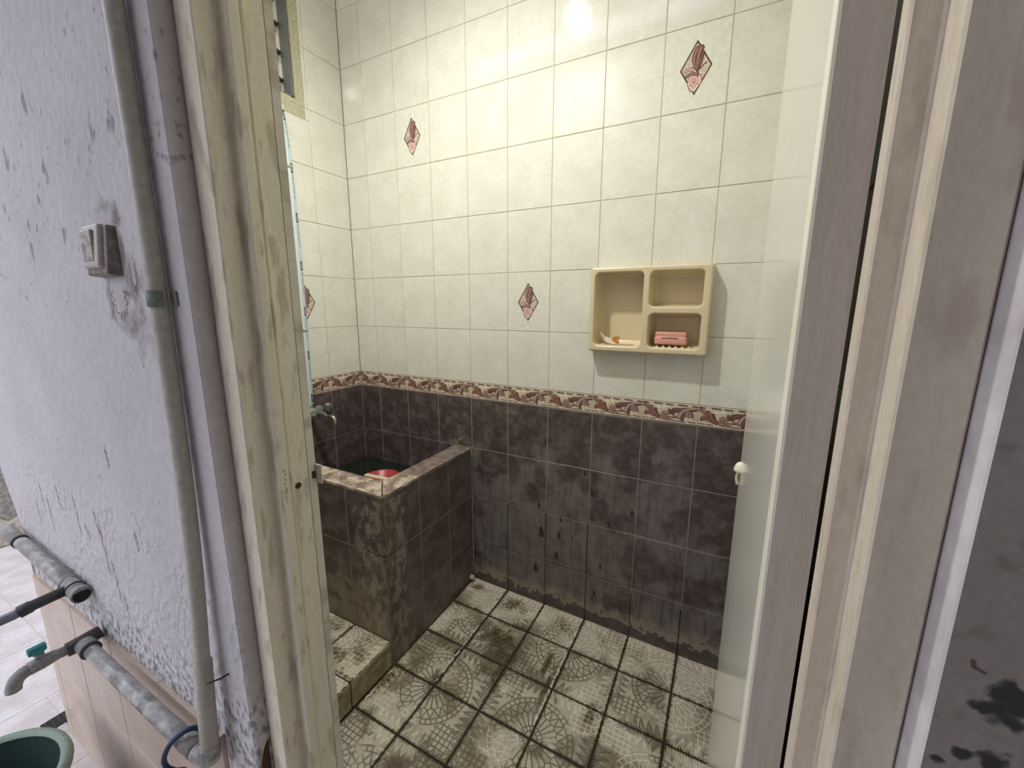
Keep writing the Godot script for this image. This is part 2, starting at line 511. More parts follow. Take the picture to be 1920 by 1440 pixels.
# embossed floor tiles with mould and pale strokes as they lie; returns [colour, height]
func tex_floor(x0: float, z0: float, wm: float, hm: float, s: int, mask: PackedByteArray, blots: Array, left_dark: bool) -> Array:
	var W := int(wm * 1000.0)
	var H := int(hm * 1000.0)
	var n1 := noise(W, H, 0.005, s, 4)
	var n2 := noise(W, H, 0.05, s + 1, 4)
	var n3 := noise(W, H, 0.004, s + 2, 3)
	var n4 := noise(W, H, 0.02, s + 3, 4)
	var st := PackedFloat32Array()
	st.resize(W * H)
	for b in blots:      # [x, z, rx, rz, strength]: mould smears, broken up by noise
		var cx: float = (b[0] - x0) * 1000.0
		var cz: float = (b[1] - z0) * 1000.0
		var rx: float = b[2] * 1000.0
		var rz: float = b[3] * 1000.0
		for y in range(maxi(0, int(cz - rz * 1.4)), mini(H, int(cz + rz * 1.4))):
			for x in range(maxi(0, int(cx - rx * 1.4)), mini(W, int(cx + rx * 1.4))):
				var q := sqrt((x - cx) * (x - cx) / (rx * rx) + (y - cz) * (y - cz) / (rz * rz))
				var k: float = smoothstep(0.0, 0.85, 1.0 - q + (n4[y * W + x] / 255.0 - 0.5) * 0.8) * b[4]
				st[y * W + x] = maxf(st[y * W + x], k)
	var c := Canvas.new(W, H, Color.BLACK)
	var hgt := PackedByteArray()
	hgt.resize(W * H)
	var i := 0
	for y in H:
		var z := z0 + y * 0.001
		var tz := (z - 0.19) / 0.2
		var r := int(floor(tz))
		var fz := tz - r
		var bz := fz if posmod(r + 1, 2) == 1 else 1.0 - fz
		var ez := minf(fz, 1.0 - fz) * 0.2
		var brow := int(bz * 299.0) * 300
		for x in W:
			var wx := x0 + x * 0.001
			var tx := (wx - 0.8) / 0.2
			var q := int(floor(tx))
			var fx := tx - q
			var ax := fx if posmod(q, 2) == 0 else 1.0 - fx
			var m := mask[brow + int(ax * 299.0)] / 255.0
			var g := (n2[i] - 128) / 255.0
			var stain := clampf((n1[i] - 120) / 190.0, 0.0, 0.55) + st[i]
			stain = minf(stain, 0.95)
			var e := minf(ez, minf(fx, 1.0 - fx) * 0.2)
			if e < 0.012:
				stain = minf(0.95, stain + smoothstep(0.012, 0.002, e + g * 0.010) * 0.6)
			var R := lerpf(190.0, 74.0, stain) + g * 30.0
			var G := lerpf(182.0, 62.0, stain) + g * 30.0
			var B := lerpf(165.0, 42.0, stain) + g * 28.0
			if m > 0.0:
				var dk := smoothstep(100.0, 140.0, n3[i] + 60.0 * (1.0 - absf(wx - 1.0) / 0.32)) * smoothstep(0.14, 0.24, z + (n3[i] - 128) / 900.0) * 0.85 if left_dark else 0.0
				var a := m * (0.75 if stain < 0.7 else 0.6)
				R = lerpf(R, lerpf(232.0 - stain * 36.0, 78.0, dk), a)
				G = lerpf(G, lerpf(226.0 - stain * 42.0, 68.0, dk), a)
				B = lerpf(B, lerpf(208.0 - stain * 60.0, 52.0, dk), a)
			var j := i * 3
			c.d[j] = clampi(int(R), 0, 255)
			c.d[j + 1] = clampi(int(G), 0, 255)
			c.d[j + 2] = clampi(int(B), 0, 255)
			hgt[i] = clampi(int(90 + m * 130 + g * 30), 0, 255)
			i += 1
	if left_dark:      # broken tile corner
		c.stroke([Vector2(0.791 - x0, 0.402 - z0) * 1000.0, Vector2(0.786 - x0, 0.416 - z0) * 1000.0, Vector2(0.783 - x0, 0.436 - z0) * 1000.0], 8.0, 4.0, rgb(44, 32, 26))
	# broken pale strokes on the left of two joints
	var r2 := RandomNumberGenerator.new()
	r2.seed = s
	for xj in [0.797, 1.197]:
		var px: float = (xj - x0) * 1000.0
		if px > 5 and px < W - 5:
			var zz := 6.0
			while zz < H - 40:
				var l := r2.randf_range(5, 22)
				if r2.randf() < (0.62 if zz > 60 and zz < 560 else 0.15):
					c.stroke([Vector2(px - r2.randf_range(2, 8), zz), Vector2(px - r2.randf_range(2, 8), zz + l)], r2.randf_range(1.0, 5.0), r2.randf_range(0.6, 4.0), rgb(222, 219, 208), 0.8)
				zz += l
	return [c, hgt, W, H]

func tex_dark_wall() -> Canvas:      # the dark dado of the back wall with its lime film, drips and drop marks; 800 px a metre, x -0.15..1.87, y 0..0.98
	var W := 1616
	var H := 784
	var n1 := noise(W, H, 0.014, 71, 5)
	var n2 := noise(W, H, 0.035, 72, 4)
	var n3 := noise(W, H, 0.0045, 73, 4)
	var n4 := noise(W, H, 0.05, 74, 3, FastNoiseLite.TYPE_SIMPLEX_SMOOTH, Vector2(1, 14))
	var n5 := noise(W, H, 0.015, 75, 4)
	var c := Canvas.new(W, H, Color.BLACK)
	var i := 0
	for y in H:
		var wy := (H - y) / 800.0
		for x in W:
			var wx := -0.15 + x / 800.0
			var t := clampf((n1[i] - 90) / 130.0, 0.0, 1.0) * 0.6 + clampf((n2[i] - 90) / 130.0, 0.0, 1.0) * 0.4
			var R := 74.0 + 46.0 * t
			var G := 63.0 + 47.0 * t
			var B := 61.0 + 46.0 * t
			# grey lime film where the water splashes: patchy, with an outline of its own
			var q := 1.15 - sqrt(pow((wx - 1.05) / 0.62, 2.0) + pow((wy - 0.34) / 0.40, 2.0)) + (n3[i] - 128) / 150.0
			var film := smoothstep(0.0, 0.45, q) * (0.35 + 0.5 * n5[i] / 255.0)
			# drips
			var dr := (n4[i] - 128) / 128.0
			film = clampf(film + dr * 0.3 * smoothstep(0.0, 0.3, q), 0.0, 0.85)
			R = lerpf(R, 128.0, film); G = lerpf(G, 125.0, film); B = lerpf(B, 121.0, film)
			if wx > 1.38 and wx < 1.72 and wy < 0.46:
				var s := smoothstep(0.1, 0.5, dr) * smoothstep(0.46, 0.40, wy + (n1[i] - 128) / 900.0)
				R = lerpf(R, 60.0, s * 0.45); G = lerpf(G, 49.0, s * 0.45); B = lerpf(B, 45.0, s * 0.45)
			# crust along the floor with a ragged edge
			var edge := 0.046 + (n5[i] - 128) / 128.0 * 0.034 + (n2[i] - 128) / 128.0 * 0.022
			if wx > 0.6:
				var band := smoothstep(edge + 0.004, edge + 0.008, wy) * smoothstep(edge + 0.075, edge + 0.01, wy + (n2[i] - 128) / 128.0 * 0.02)
				R = lerpf(R, 150.0, band * 0.9); G = lerpf(G, 141.0, band * 0.9); B = lerpf(B, 127.0, band * 0.9)
				if wy < edge + 0.004:
					R = lerpf(R, 72.0, 0.6); G = lerpf(G, 66.0, 0.6); B = lerpf(B, 60.0, 0.6)
			var j := i * 3
			c.d[j] = int(R); c.d[j + 1] = int(G); c.d[j + 2] = int(B)
			i += 1
	for p in [[0.978, 0.383, 2.2], [1.064, 0.388, 1.5], [1.056, 0.282, 1.6], [0.951, 0.188, 1.8], [0.963, 0.511, 1.1], [1.176, 0.709, 1.0], [1.212, 0.626, 1.3], [1.384, 0.576, 1.2], [1.072, 0.464, 1.0], [1.13, 0.391, 0.7], [1.217, 0.509, 1.0], [1.292, 0.504, 0.9], [1.261, 0.291, 1.0], [1.24, 0.15, 1.3], [1.23, 0.12, 0.8]]:
		var o := Vector2((p[0] + 0.15) * 800.0, H - p[1] * 800.0)
		var k: float = p[2]
		c.stroke([o - Vector2(0, 6 * k), o, o + Vector2(1, 8 * k)], 2.0 * k, 4.6 * k, rgb(48, 36, 34), 0.85)
	for p in [[0.50, 0.74, 34, 16], [0.53, 0.76, 14, 20]]:
		c.blob((p[0] + 0.15) * 800.0, H - p[1] * 800.0, p[2], p[3], rgb(150, 138, 112), 0.7, n2, 1.4)
	var r := RandomNumberGenerator.new()
	r.seed = 9
	for k in 90:
		var o := Vector2(r.randf() * W, r.randf() * H)
		c.stroke([o, o + Vector2(0.5, 0.5)], r.randf_range(0.4, 1.2), 0.5, rgb(150, 142, 132), 0.6)
	return c

func tex_tub(front: bool) -> Canvas:     # faces of the tub, 800 px a metre: mould above, ochre slime and lime crust
	var W := 592 if front else 480
	var H := 592
	var s := 80 if front else 90
	var n1 := noise(W, H, 0.010, s, 5)
	var n2 := noise(W, H, 0.045, s + 1, 4)
	var n3 := noise(W, H, 0.008, s + 2, 4)
	var n4 := noise(W, H, 0.03, s + 3, 4, FastNoiseLite.TYPE_SIMPLEX_SMOOTH, Vector2(1, 2))
	var n5 := noise(W, H, 0.13, s + 4, 4)
	var c := Canvas.new(W, H, Color.BLACK)
	var i := 0
	for y in H:
		var wy := (H - y) / 800.0
		for x in W:
			var t := clampf((n1[i] - 90) / 130.0, 0.0, 1.0) * 0.6 + clampf((n2[i] - 90) / 130.0, 0.0, 1.0) * 0.4
			var R := 84.0 + 42.0 * t
			var G := 74.0 + 42.0 * t
			var B := 70.0 + 40.0 * t
			var d := (W - x) / 800.0 if front else x / 800.0          # distance from the free corner
			if front:
				var q := (0.47 - wy) * 4.0 + (n3[i] - 128) / 90.0
				var k := smoothstep(0.0, 0.8, q) * 0.8 * (0.45 + 0.55 * n1[i] / 255.0)
				R = lerpf(R, 160.0, k); G = lerpf(G, 144.0, k); B = lerpf(B, 116.0, k)
				var bl := smoothstep(0.1, 0.6, (n3[i] - 128) / 100.0 + 0.25 - absf(wy - 0.5) * 2.0)
				R = lerpf(R, 58.0, bl * 0.5); G = lerpf(G, 50.0, bl * 0.5); B = lerpf(B, 42.0, bl * 0.5)
			else:
				var k := smoothstep(0.0, 0.7, (0.4 - wy) * 1.5 + (n3[i] - 128) / 110.0) * 0.5
				R = lerpf(R, 118.0, k); G = lerpf(G, 110.0, k); B = lerpf(B, 102.0, k)
			# crust of lime by the free corner, in flecks
			var w := 1.0 - absf(d - 0.06) / (0.075 if front else 0.06)
			if w > -0.5 and wy < 0.7:
				var f := smoothstep(0.2, 0.7, (n4[i] - 128) / 128.0 * 1.1 + w * 0.5 + (n5[i] - 128) / 150.0)
				R = lerpf(R, 168.0, f * 0.75); G = lerpf(G, 159.0, f * 0.75); B = lerpf(B, 140.0, f * 0.75)
			if d < 0.028:
				var kk := smoothstep(0.3, 0.6, (n4[i]) / 255.0) * 0.6
				R = lerpf(R, 128.0, kk); G = lerpf(G, 118.0, kk); B = lerpf(B, 104.0, kk)
			var j := i * 3
			c.d[j] = int(R); c.d[j + 1] = int(G); c.d[j + 2] = int(B)
			i += 1
	return c

func tex_rim() -> ImageTexture:
	var n1 := noise(512, 512, 0.012, 101, 5)
	var n2 := noise(512, 512, 0.06, 102, 4)
	var c := Canvas.new(512, 512, Color.BLACK)
	for i in 512 * 512:
		var t := clampf((n1[i] - 80) / 110.0, 0.0, 1.0)
		var g := (n2[i] - 128) * 0.12
		var w := smoothstep(150.0, 185.0, n2[i] * 0.6 + n1[i] * 0.5) * 0.5
		c.d[i * 3] = int(lerpf(lerpf(128.0, 192.0, t) + g, 216.0, w))
		c.d[i * 3 + 1] = int(lerpf(lerpf(110.0, 179.0, t) + g, 209.0, w))
		c.d[i * 3 + 2] = int(lerpf(lerpf(104.0, 156.0, t) + g, 194.0, w))
	return c.tex()

# painted plaster of the outer wall, x0.. by y 0..; returns [colour, height] canvases, k px a metre
func tex_plaster(x0: float, wm: float, hm: float, k: float, s: int, left: bool, y0 := 0.0) -> Array:
	var W := int(wm * k)
	var H := int(hm * k)
	var n1 := noise(W, H, 0.004 * 700.0 / k, s, 4)
	var n2 := noise(W, H, 0.05, s + 1, 4)
	var n3 := noise(W, H, 0.07, s + 2, 5, FastNoiseLite.TYPE_SIMPLEX_SMOOTH, Vector2(1, 1.6))
	var n4 := noise(W, H, 0.012, s + 3, 4)
	var c := Canvas.new(W, H, Color.BLACK)
	var hg := PackedByteArray()
	hg.resize(W * H)
	var i := 0
	for y in H:
		var wy := y0 + (H - y) / k
		for x in W:
			var wx := x0 + x / k
			var g := (n2[i] - 128) * 0.05 + (n1[i] - 128) * 0.05
			var R := (206.0 if left else 146.0) + g  # base tone is darker right of the door
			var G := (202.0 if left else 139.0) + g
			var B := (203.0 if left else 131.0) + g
			var hh := 128.0 + (n2[i] - 128) * 0.25
			if left:
				# mould in upright flecks, in drifts
				var drift := (n4[i] - 128) / 128.0 + 0.55 - absf(wy - 1.62) * 2.2
				var low := 1.1 - wy + (n4[i] - 128) / 160.0
				drift = maxf(drift, low * 0.9)
				var f := smoothstep(0.45, 0.95, (n3[i] - 128) / 128.0 * 0.8 + (n2[i] - 128) / 300.0 + drift * 0.36 - 0.08)
				if f > 0.0:
					R = lerpf(R, 108.0, f * 0.55); G = lerpf(G, 106.0, f * 0.55); B = lerpf(B, 108.0, f * 0.55)
					hh -= f * 20.0
				if wy < 1.0:
					hh += (n2[i] - 128) * 0.7 * smoothstep(0.0, 0.4, low)
				# salt bloom above the tiles
				var b := smoothstep(0.74, 0.64, wy + (n4[i] - 128) / 128.0 * 0.06)
				if b > 0.0:
					var sp := smoothstep(-0.1, 0.5, (n3[i] - 128) / 128.0)
					R = lerpf(R, lerpf(214.0, 132.0, sp), b * 0.8); G = lerpf(G, lerpf(212.0, 128.0, sp), b * 0.8); B = lerpf(B, lerpf(212.0, 126.0, sp), b * 0.8)
					hh += b * (n3[i] - 128) * 0.9
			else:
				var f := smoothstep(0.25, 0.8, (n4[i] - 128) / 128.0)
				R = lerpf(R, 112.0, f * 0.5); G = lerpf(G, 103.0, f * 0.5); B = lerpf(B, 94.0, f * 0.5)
			var j := i * 3
			c.d[j] = clampi(int(R), 0, 255); c.d[j + 1] = clampi(int(G), 0, 255); c.d[j + 2] = clampi(int(B), 0, 255)
			hg[i] = clampi(int(hh), 0, 255)
			i += 1
	if left:
		var P := func(x: float, y: float) -> Vector2: return Vector2((x - x0) * k, H - (y - y0) * k)
		# flaked places: a dark torn edge above, bared plaster below
		for f in [[0.425, 0.905, 0.020, 0.045], [0.437, 0.85, 0.013, 0.06], [0.47, 0.785, 0.014, 0.05], [0.352, 0.877, 0.020, 0.016], [0.30, 0.905, 0.008, 0.05], [0.50, 0.73, 0.012, 0.03], [0.19, 0.93, 0.01, 0.03], [0.06, 0.90, 0.008, 0.04], [0.10, 0.86, 0.008, 0.05], [0.0, 0.84, 0.008, 0.03], [0.55, 1.10, 0.005, 0.02], [0.62, 0.93, 0.006, 0.02]]:
			var o: Vector2 = P.call(f[0], f[1])
			c.blob(o.x, o.y, f[2] * k, f[3] * k, rgb(196, 186, 182), 0.9, n3, 1.2)
			var pts: Array = []
			for q in 9:
				var t := float(q) / 8.0
				pts.append(o + Vector2(-f[2] * k * 0.8 + sin(q * 2.1) * 2.2 + t * f[2] * k, (t - 0.5) * f[3] * k * 1.8))
			for q in range(0, 8, 3):
				c.stroke(pts.slice(q, q + 3), 2.6 - q * 0.2, 0.8, rgb(98, 94, 96), 0.7)
			for q in pts.size():
				var a: Vector2 = pts[q]
				for yy in range(maxi(0, int(a.y) - 6), mini(H, int(a.y) + 6)):
					for xx in range(maxi(0, int(a.x) - 1), mini(W, int(a.x) + 5)):
						hg[yy * W + xx] = 30
		# handled, grimy paint about the switch
		var n5 := noise(W, H, 0.02, s + 9, 5)
		for f in [[0.772, 1.552, 0.022, 0.030, 0.45], [0.776, 1.50, 0.014, 0.07, 0.55], [0.73, 1.575, 0.04, 0.02, 0.35], [0.80, 1.44, 0.035, 0.06, 0.35], [0.75, 1.39, 0.05, 0.06, 0.30], [0.70, 1.42, 0.012, 0.04, 0.4], [0.81, 1.36, 0.05, 0.05, 0.18]]:
			var o: Vector2 = P.call(f[0], f[1])
			c.blob(o.x, o.y, f[2] * k, f[3] * k, rgb(96, 84, 76), f[4], n5, 1.5)
		for f in [[0.735, 1.425, 0.028, 0.034], [0.80, 1.465, 0.010, 0.03]]:
			var o: Vector2 = P.call(f[0], f[1])
			c.blob(o.x, o.y, f[2] * k, f[3] * k, rgb(200, 190, 186), 0.8, n5, 1.3)
			var ring: Array = []
			for q in 20:
				var an := -0.5 + 4.3 * q / 19.0
				ring.append(o + Vector2(cos(an) * f[2], sin(an) * f[3]) * k * (0.9 + 0.22 * sin(q * 2.7 + f[0] * 50.0)))
			c.stroke(ring, 1.4, 0.7, rgb(112, 102, 98), 0.7)
		for f in [[0.484, 1.776], [0.331, 1.704], [0.518, 1.665], [0.736, 1.675], [0.812, 1.688], [0.368, 1.525], [0.551, 1.543]]:
			var o: Vector2 = P.call(f[0], f[1])
			c.blob(o.x, o.y, 0.012 * k, 0.028 * k, rgb(112, 110, 112), 0.55, n3, 2.0)
	else:
		var P := func(x: float, y: float) -> Vector2: return Vector2((x - x0) * k, H - (y - y0) * k)
		var n6 := noise(W, H, 0.03, s + 7, 3)
		for f in [[1.8345, 1.181, 0.010, 0.016], [1.841, 1.178, 0.012, 0.012], [1.826, 1.170, 0.009, 0.008], [1.8365, 1.166, 0.012, 0.009], [1.821, 1.132, 0.008, 0.006], [1.837, 1.135, 0.012, 0.010], [1.812, 1.122, 0.006, 0.004]]:
			var o: Vector2 = P.call(f[0], f[1])
			c.blob(o.x, o.y, f[2] * k * 1.18, f[3] * k * 1.18, rgb(172, 166, 158), 0.6, n6, 0.7)
		for f in [[1.8345, 1.181, 0.010, 0.016], [1.841, 1.178, 0.012, 0.012], [1.826, 1.170, 0.009, 0.008], [1.8365, 1.166, 0.012, 0.009], [1.821, 1.132, 0.008, 0.006], [1.837, 1.135, 0.012, 0.010], [1.812, 1.122, 0.006, 0.004]]:
			var o: Vector2 = P.call(f[0], f[1])
			c.blob(o.x, o.y, f[2] * k, f[3] * k, rgb(56, 54, 54), 1.0, n6, 1.0)
		for f in [[1.822, 1.555, 0.012, 0.012], [1.818, 1.49, 0.010, 0.014], [1.83, 1.50, 0.012, 0.02]]:
			var o: Vector2 = P.call(f[0], f[1])
			c.blob(o.x, o.y, f[2] * k, f[3] * k, rgb(120, 106, 94), 0.5, n6, 1.4)
		var o: Vector2 = P.call(1.8165, 1.199)
		c.stroke([o, o + Vector2(2, 9), o + Vector2(14, 14)], 3.2, 2.6, rgb(90, 74, 68), 0.9)
	return [c, hg, W, H]

func tex_wood(s: int, base: Color, dirt: float) -> ImageTexture:
	var W := 256
	var H := 1024
	var n1 := noise(W, H, 0.02, s, 5, FastNoiseLite.TYPE_SIMPLEX_SMOOTH, Vector2(1, 5))
	var n2 := noise(W, H, 0.02, s + 1, 5, FastNoiseLite.TYPE_SIMPLEX_SMOOTH, Vector2(1, 2))
	var n3 := noise(W, H, 0.08, s + 2, 3)
	var c := Canvas.new(W, H, Color.BLACK)
	for i in W * H:
		var d := smoothstep(0.1, 0.75, (n2[i] - 128) / 128.0 * 0.9 + (n1[i] - 128) / 128.0 * 0.5) * dirt
		var g := (n3[i] - 128) * 0.05 + (n1[i] - 128) * 0.05
		c.d[i * 3] = clampi(int(lerpf(base.r * 255.0 + g, 112.0, d)), 0, 255)
		c.d[i * 3 + 1] = clampi(int(lerpf(base.g * 255.0 + g, 98.0, d)), 0, 255)
		c.d[i * 3 + 2] = clampi(int(lerpf(base.b * 255.0 + g, 74.0, d)), 0, 255)
	return c.tex()

func tex_mottle(s: int, a: Color, b: Color, f1: float, f2: float, W := 512) -> ImageTexture:
	var n1 := noise(W, W, f1, s, 5)
	var n2 := noise(W, W, f2, s + 1, 4)
	var c := Canvas.new(W, W, Color.BLACK)
	for i in W * W:
		var t := clampf((n1[i] - 70) / 120.0 * 0.65 + (n2[i] - 70) / 120.0 * 0.35, 0.0, 1.0)
		c.d[i * 3] = int(lerpf(a.r, b.r, t) * 255.0)
		c.d[i * 3 + 1] = int(lerpf(a.g, b.g, t) * 255.0)
		c.d[i * 3 + 2] = int(lerpf(a.b, b.b, t) * 255.0)
	return c.tex()

func tex_pipe_print() -> ImageTexture:     # white water pipe with a line of dark print running up it; u round the pipe, v metres
	var c := Canvas.new(64, 1024, rgb(222, 226, 222))
	c.stroke([Vector2(47, 0), Vector2(47, 1024)], 5.0, 5.0, rgb(176, 204, 212), 0.8)
	var r := RandomNumberGenerator.new()
	r.seed = 77
	for rep in 3:
		var y := 40.0 + rep * 340.0
		c.stroke([Vector2(43, y), Vector2(43, y + 60)], 4.5, 4.5, rgb(44, 62, 66))
		c.stroke([Vector2(43, y + 10), Vector2(43, y + 50)], 1.5, 1.5, rgb(190, 204, 204))
		y += 76
		for k in 22:
			if k % 6 != 5:
				c.stroke([Vector2(40 + r.randf_range(0, 3), y), Vector2(46 - r.randf_range(0, 3), y + r.randf_range(1, 4))], 1.4, 1.4, rgb(56, 76, 80))
			y += 7.5
	return c.tex()

func tri_mat(tex: Texture2D, scale: float, rough: float) -> StandardMaterial3D:
	var m := mat(Color.WHITE, rough, 0.0, tex)
	m.uv1_triplanar = true
	m.uv1_world_triplanar = true
	m.uv1_scale = Vector3.ONE * scale
	return m

func relief(m: StandardMaterial3D, t: Texture2D, cm: float) -> void:
	m.heightmap_enabled = true
	m.heightmap_texture = t
	m.heightmap_scale = cm

func make_materials() -> void:
	var tw := tex_white()
	for k in 6:
		var m := mat(Color.WHITE, 0.07, 0.0, tw)
		m.uv1_scale = Vector3(0.2, 0.25, 1)
		m.uv1_offset = Vector3(rng.randf(), rng.randf(), 0)
		M["white_%d" % k] = m
	M.decor = mat(Color.WHITE, 0.07, 0.0, tex_decor(false))
	M.border = mat(Color.WHITE, 0.12, 0.0, tex_border())
	M.dark_back = mat(Color.WHITE, 0.42, 0.0, tex_dark_wall().tex())
	M.tub_front = mat(Color.WHITE, 0.5, 0.0, tex_tub(true).tex())
	M.tub_side = mat(Color.WHITE, 0.45, 0.0, tex_tub(false).tex())
	M.rim = tri_mat(tex_rim(), 2.2, 0.4)
	var mask := floor_mask()
	var fl := tex_floor(0.58, -0.02, 1.3, 1.2, 120, mask, [
		[0.90, 0.28, 0.11, 0.11, 0.95], [0.94, 0.36, 0.07, 0.09, 0.85], [0.96, 0.18, 0.06, 0.03, 0.6], [0.99, 0.40, 0.035, 0.16, 1.0], [0.93, 0.44, 0.05, 0.05, 0.7], [1.14, 0.30, 0.02, 0.10, 0.9],
		[1.175, 0.40, 0.018, 0.14, 0.9], [0.80, 0.34, 0.02, 0.10, 0.8], [0.79, 0.56, 0.03, 0.07, 0.7], [1.35, 0.42, 0.03, 0.09, 0.75], [1.40, 0.60, 0.03, 0.09, 0.7], [1.24, 0.62, 0.05, 0.03, 0.6],
		[0.88, 0.07, 0.10, 0.05, 0.7], [0.66, 0.05, 0.07, 0.03, 0.6], [0.62, 0.66, 0.02, 0.10, 0.85], [1.16, 0.10, 0.06, 0.05, 0.35], [1.05, 0.80, 0.10, 0.03, 0.6], [0.85, 0.86, 0.08, 0.05, 0.5]], true)
	M.floor = mat(Color.WHITE, 0.42, 0.0, fl[0].tex())
	relief(M.floor, grey_tex(fl[1], fl[2], fl[3]), 0.25)
	var sp := tex_floor(-0.16, 0.58, 0.78, 0.60, 140, mask, [[0.42, 0.75, 0.14, 0.07, 0.75], [0.54, 0.70, 0.07, 0.05, 0.6], [0.40, 0.84, 0.14, 0.05, 0.7], [0.30, 0.66, 0.07, 0.04, 0.5]], false)
	M.step = mat(Color.WHITE, 0.42, 0.0, sp[0].tex())
	relief(M.step, grey_tex(sp[1], sp[2], sp[3]), 0.25)
	var pl := tex_plaster(-0.35, 1.33, 2.9, 700.0, 160, true)
	M.plaster = mat(Color.WHITE, 0.85, 0.0, pl[0].tex())
	relief(M.plaster, grey_tex(pl[1], pl[2], pl[3]), 0.55)
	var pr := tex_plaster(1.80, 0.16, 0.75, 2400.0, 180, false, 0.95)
	M.paint_dark = tri_mat(tex_mottle(206, rgb(122, 114, 106), rgb(154, 147, 139), 0.012, 0.06), 1.3, 0.85)  # darker mottled tone for the wall right of the door
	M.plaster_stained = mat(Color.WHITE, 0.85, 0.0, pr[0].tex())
	M.paint = tri_mat(tex_mottle(200, rgb(178, 172, 172), rgb(204, 199, 200), 0.012, 0.06), 1.3, 0.85)
	M.jamb = mat(Color.WHITE, 0.55, 0.0, tex_wood(210, rgb(236, 228, 206), 0.28))
	M.jamb.uv1_scale = Vector3(7.0, 0.9, 1)
	M.jamb_shaded = mat(Color.WHITE, 0.55, 0.0, tex_wood(213, rgb(200, 188, 170), 0.2))  # same cream paint darkened: shade on the right jamb put into its colour
	M.jamb_shaded.uv1_scale = Vector3(7.0, 0.9, 1)
	M.leaf = mat(rgb(214, 214, 202), 0.14)
	M.leaf.metallic_specular = 0.32
	M.grout_light = mat(rgb(186, 176, 150), 0.9)
	M.grout_dark = mat(rgb(150, 140, 130), 0.9)
	M.grout_black = mat(rgb(44, 36, 28), 0.9)
	M.concrete = tri_mat(tex_mottle(220, rgb(120, 114, 104), rgb(150, 144, 134), 0.02, 0.08), 2.0, 0.9)
	M.bare = tri_mat(tex_mottle(222, rgb(168, 166, 138), rgb(204, 200, 172), 0.02, 0.08), 6.0, 0.8)
	M.ceiling = mat(rgb(226, 226, 220), 0.9)
	M.water = mat(Color(0.62, 0.70, 0.64, 0.03), 0.02)
	M.water.transparency = BaseMaterial3D.TRANSPARENCY_ALPHA
	M.water.refraction_enabled = true
	M.water.refraction_scale = 0.033
	M.ceramic = mat(rgb(220, 205, 168), 0.18)
	M.ceramic.clearcoat_enabled = true
	M.ceramic.clearcoat = 0.4
	M.pink = tri_mat(tex_mottle(230, rgb(214, 150, 134), rgb(236, 176, 160), 0.04, 0.2), 8.0, 0.5)
	M.black = mat(rgb(24, 20, 18), 0.6)
	M.paper = tri_mat(tex_mottle(232, rgb(196, 170, 156), rgb(238, 232, 220), 0.03, 0.1), 14.0, 0.5)
	M.orange = mat(rgb(178, 108, 34), 0.5)
	M.pipe_print = mat(Color.WHITE, 0.3, 0.0, tex_pipe_print())
	M.pipe_print.uv1_scale = Vector3(1, 1.6, 1)
	M.pvc = tri_mat(tex_mottle(234, rgb(176, 173, 160), rgb(202, 198, 184), 0.02, 0.1), 5.0, 0.5)
	M.taped = tri_mat(tex_mottle(236, rgb(120, 118, 114), rgb(206, 204, 199), 0.012, 0.05), 3.0, 0.28)
	M.dark_pipe = tri_mat(tex_mottle(238, rgb(44, 46, 48), rgb(104, 104, 102), 0.05, 0.16), 9.0, 0.5)
	M.chrome = mat(rgb(196, 192, 182), 0.22, 0.9)
	M.knob = mat(rgb(78, 78, 76), 0.3)
	M.fitting = mat(rgb(168, 172, 158), 0.4)
	M.clear_disc = mat(rgb(132, 136, 126), 0.2)
	M.red = mat(rgb(172, 52, 58), 0.35)
	M.cream_plastic = mat(rgb(222, 212, 178), 0.4)
	M.white_plastic = mat(rgb(236, 232, 214), 0.35)
	M.switch_body = tri_mat(tex_mottle(240, rgb(112, 100, 90), rgb(160, 152, 144), 0.02, 0.06), 4.0, 0.5)
	M.switch_face = tri_mat(tex_mottle(242, rgb(190, 182, 176), rgb(214, 208, 204), 0.015, 0.06), 4.0, 0.45)
	M.rocker = tri_mat(tex_mottle(244, rgb(146, 132, 124), rgb(222, 217, 214), 0.02, 0.05), 5.0, 0.4)
	M.clip = tri_mat(tex_mottle(246, rgb(110, 122, 108), rgb(136, 146, 130), 0.04, 0.2), 8.0, 0.6)
	M.rust = tri_mat(tex_mottle(248, rgb(60, 38, 26), rgb(104, 74, 48), 0.05, 0.2), 9.0, 0.9)
	M.brass = mat(rgb(150, 132, 88), 0.45, 0.6)
	M.blue = mat(rgb(20, 54, 92), 0.45)
	M.teal = mat(rgb(64, 150, 152), 0.45)
	M.bucket = tri_mat(tex_mottle(250, rgb(12, 42, 36), rgb(20, 54, 46), 0.03, 0.15), 6.0, 0.85)
	M.bucket_rim = tri_mat(tex_mottle(252, rgb(120, 142, 124), rgb(168, 184, 168), 0.04, 0.2), 8.0, 0.5)
	M.grey_metal = mat(rgb(132, 132, 128), 0.45, 0.3)
	M.dark_metal = mat(rgb(60, 52, 40), 0.6, 0.2)
	M.glass = mat(Color(0.86, 0.92, 0.9, 0.28), 0.05)
	M.glass.transparency = BaseMaterial3D.TRANSPARENCY_ALPHA
	M.dado = tri_mat(tex_mottle(254, rgb(196, 172, 152), rgb(212, 194, 176), 0.006, 0.05), 2.0, 0.35)
	for k in 3:
		M["terrace_%d" % k] = tri_mat(tex_mottle(260 + k * 3, rgb(206, 196, 190), rgb(226, 220, 216), 0.01, 0.06), 1.5, 0.3)
		M["stone_%d" % k] = tri_mat(tex_mottle(280 + k * 3, [rgb(96, 94, 92), rgb(118, 112, 104), rgb(146, 136, 120)][k], [rgb(140, 138, 136), rgb(160, 154, 146), rgb(196, 186, 170)][k], 0.02, 0.09), 3.0, 0.8)
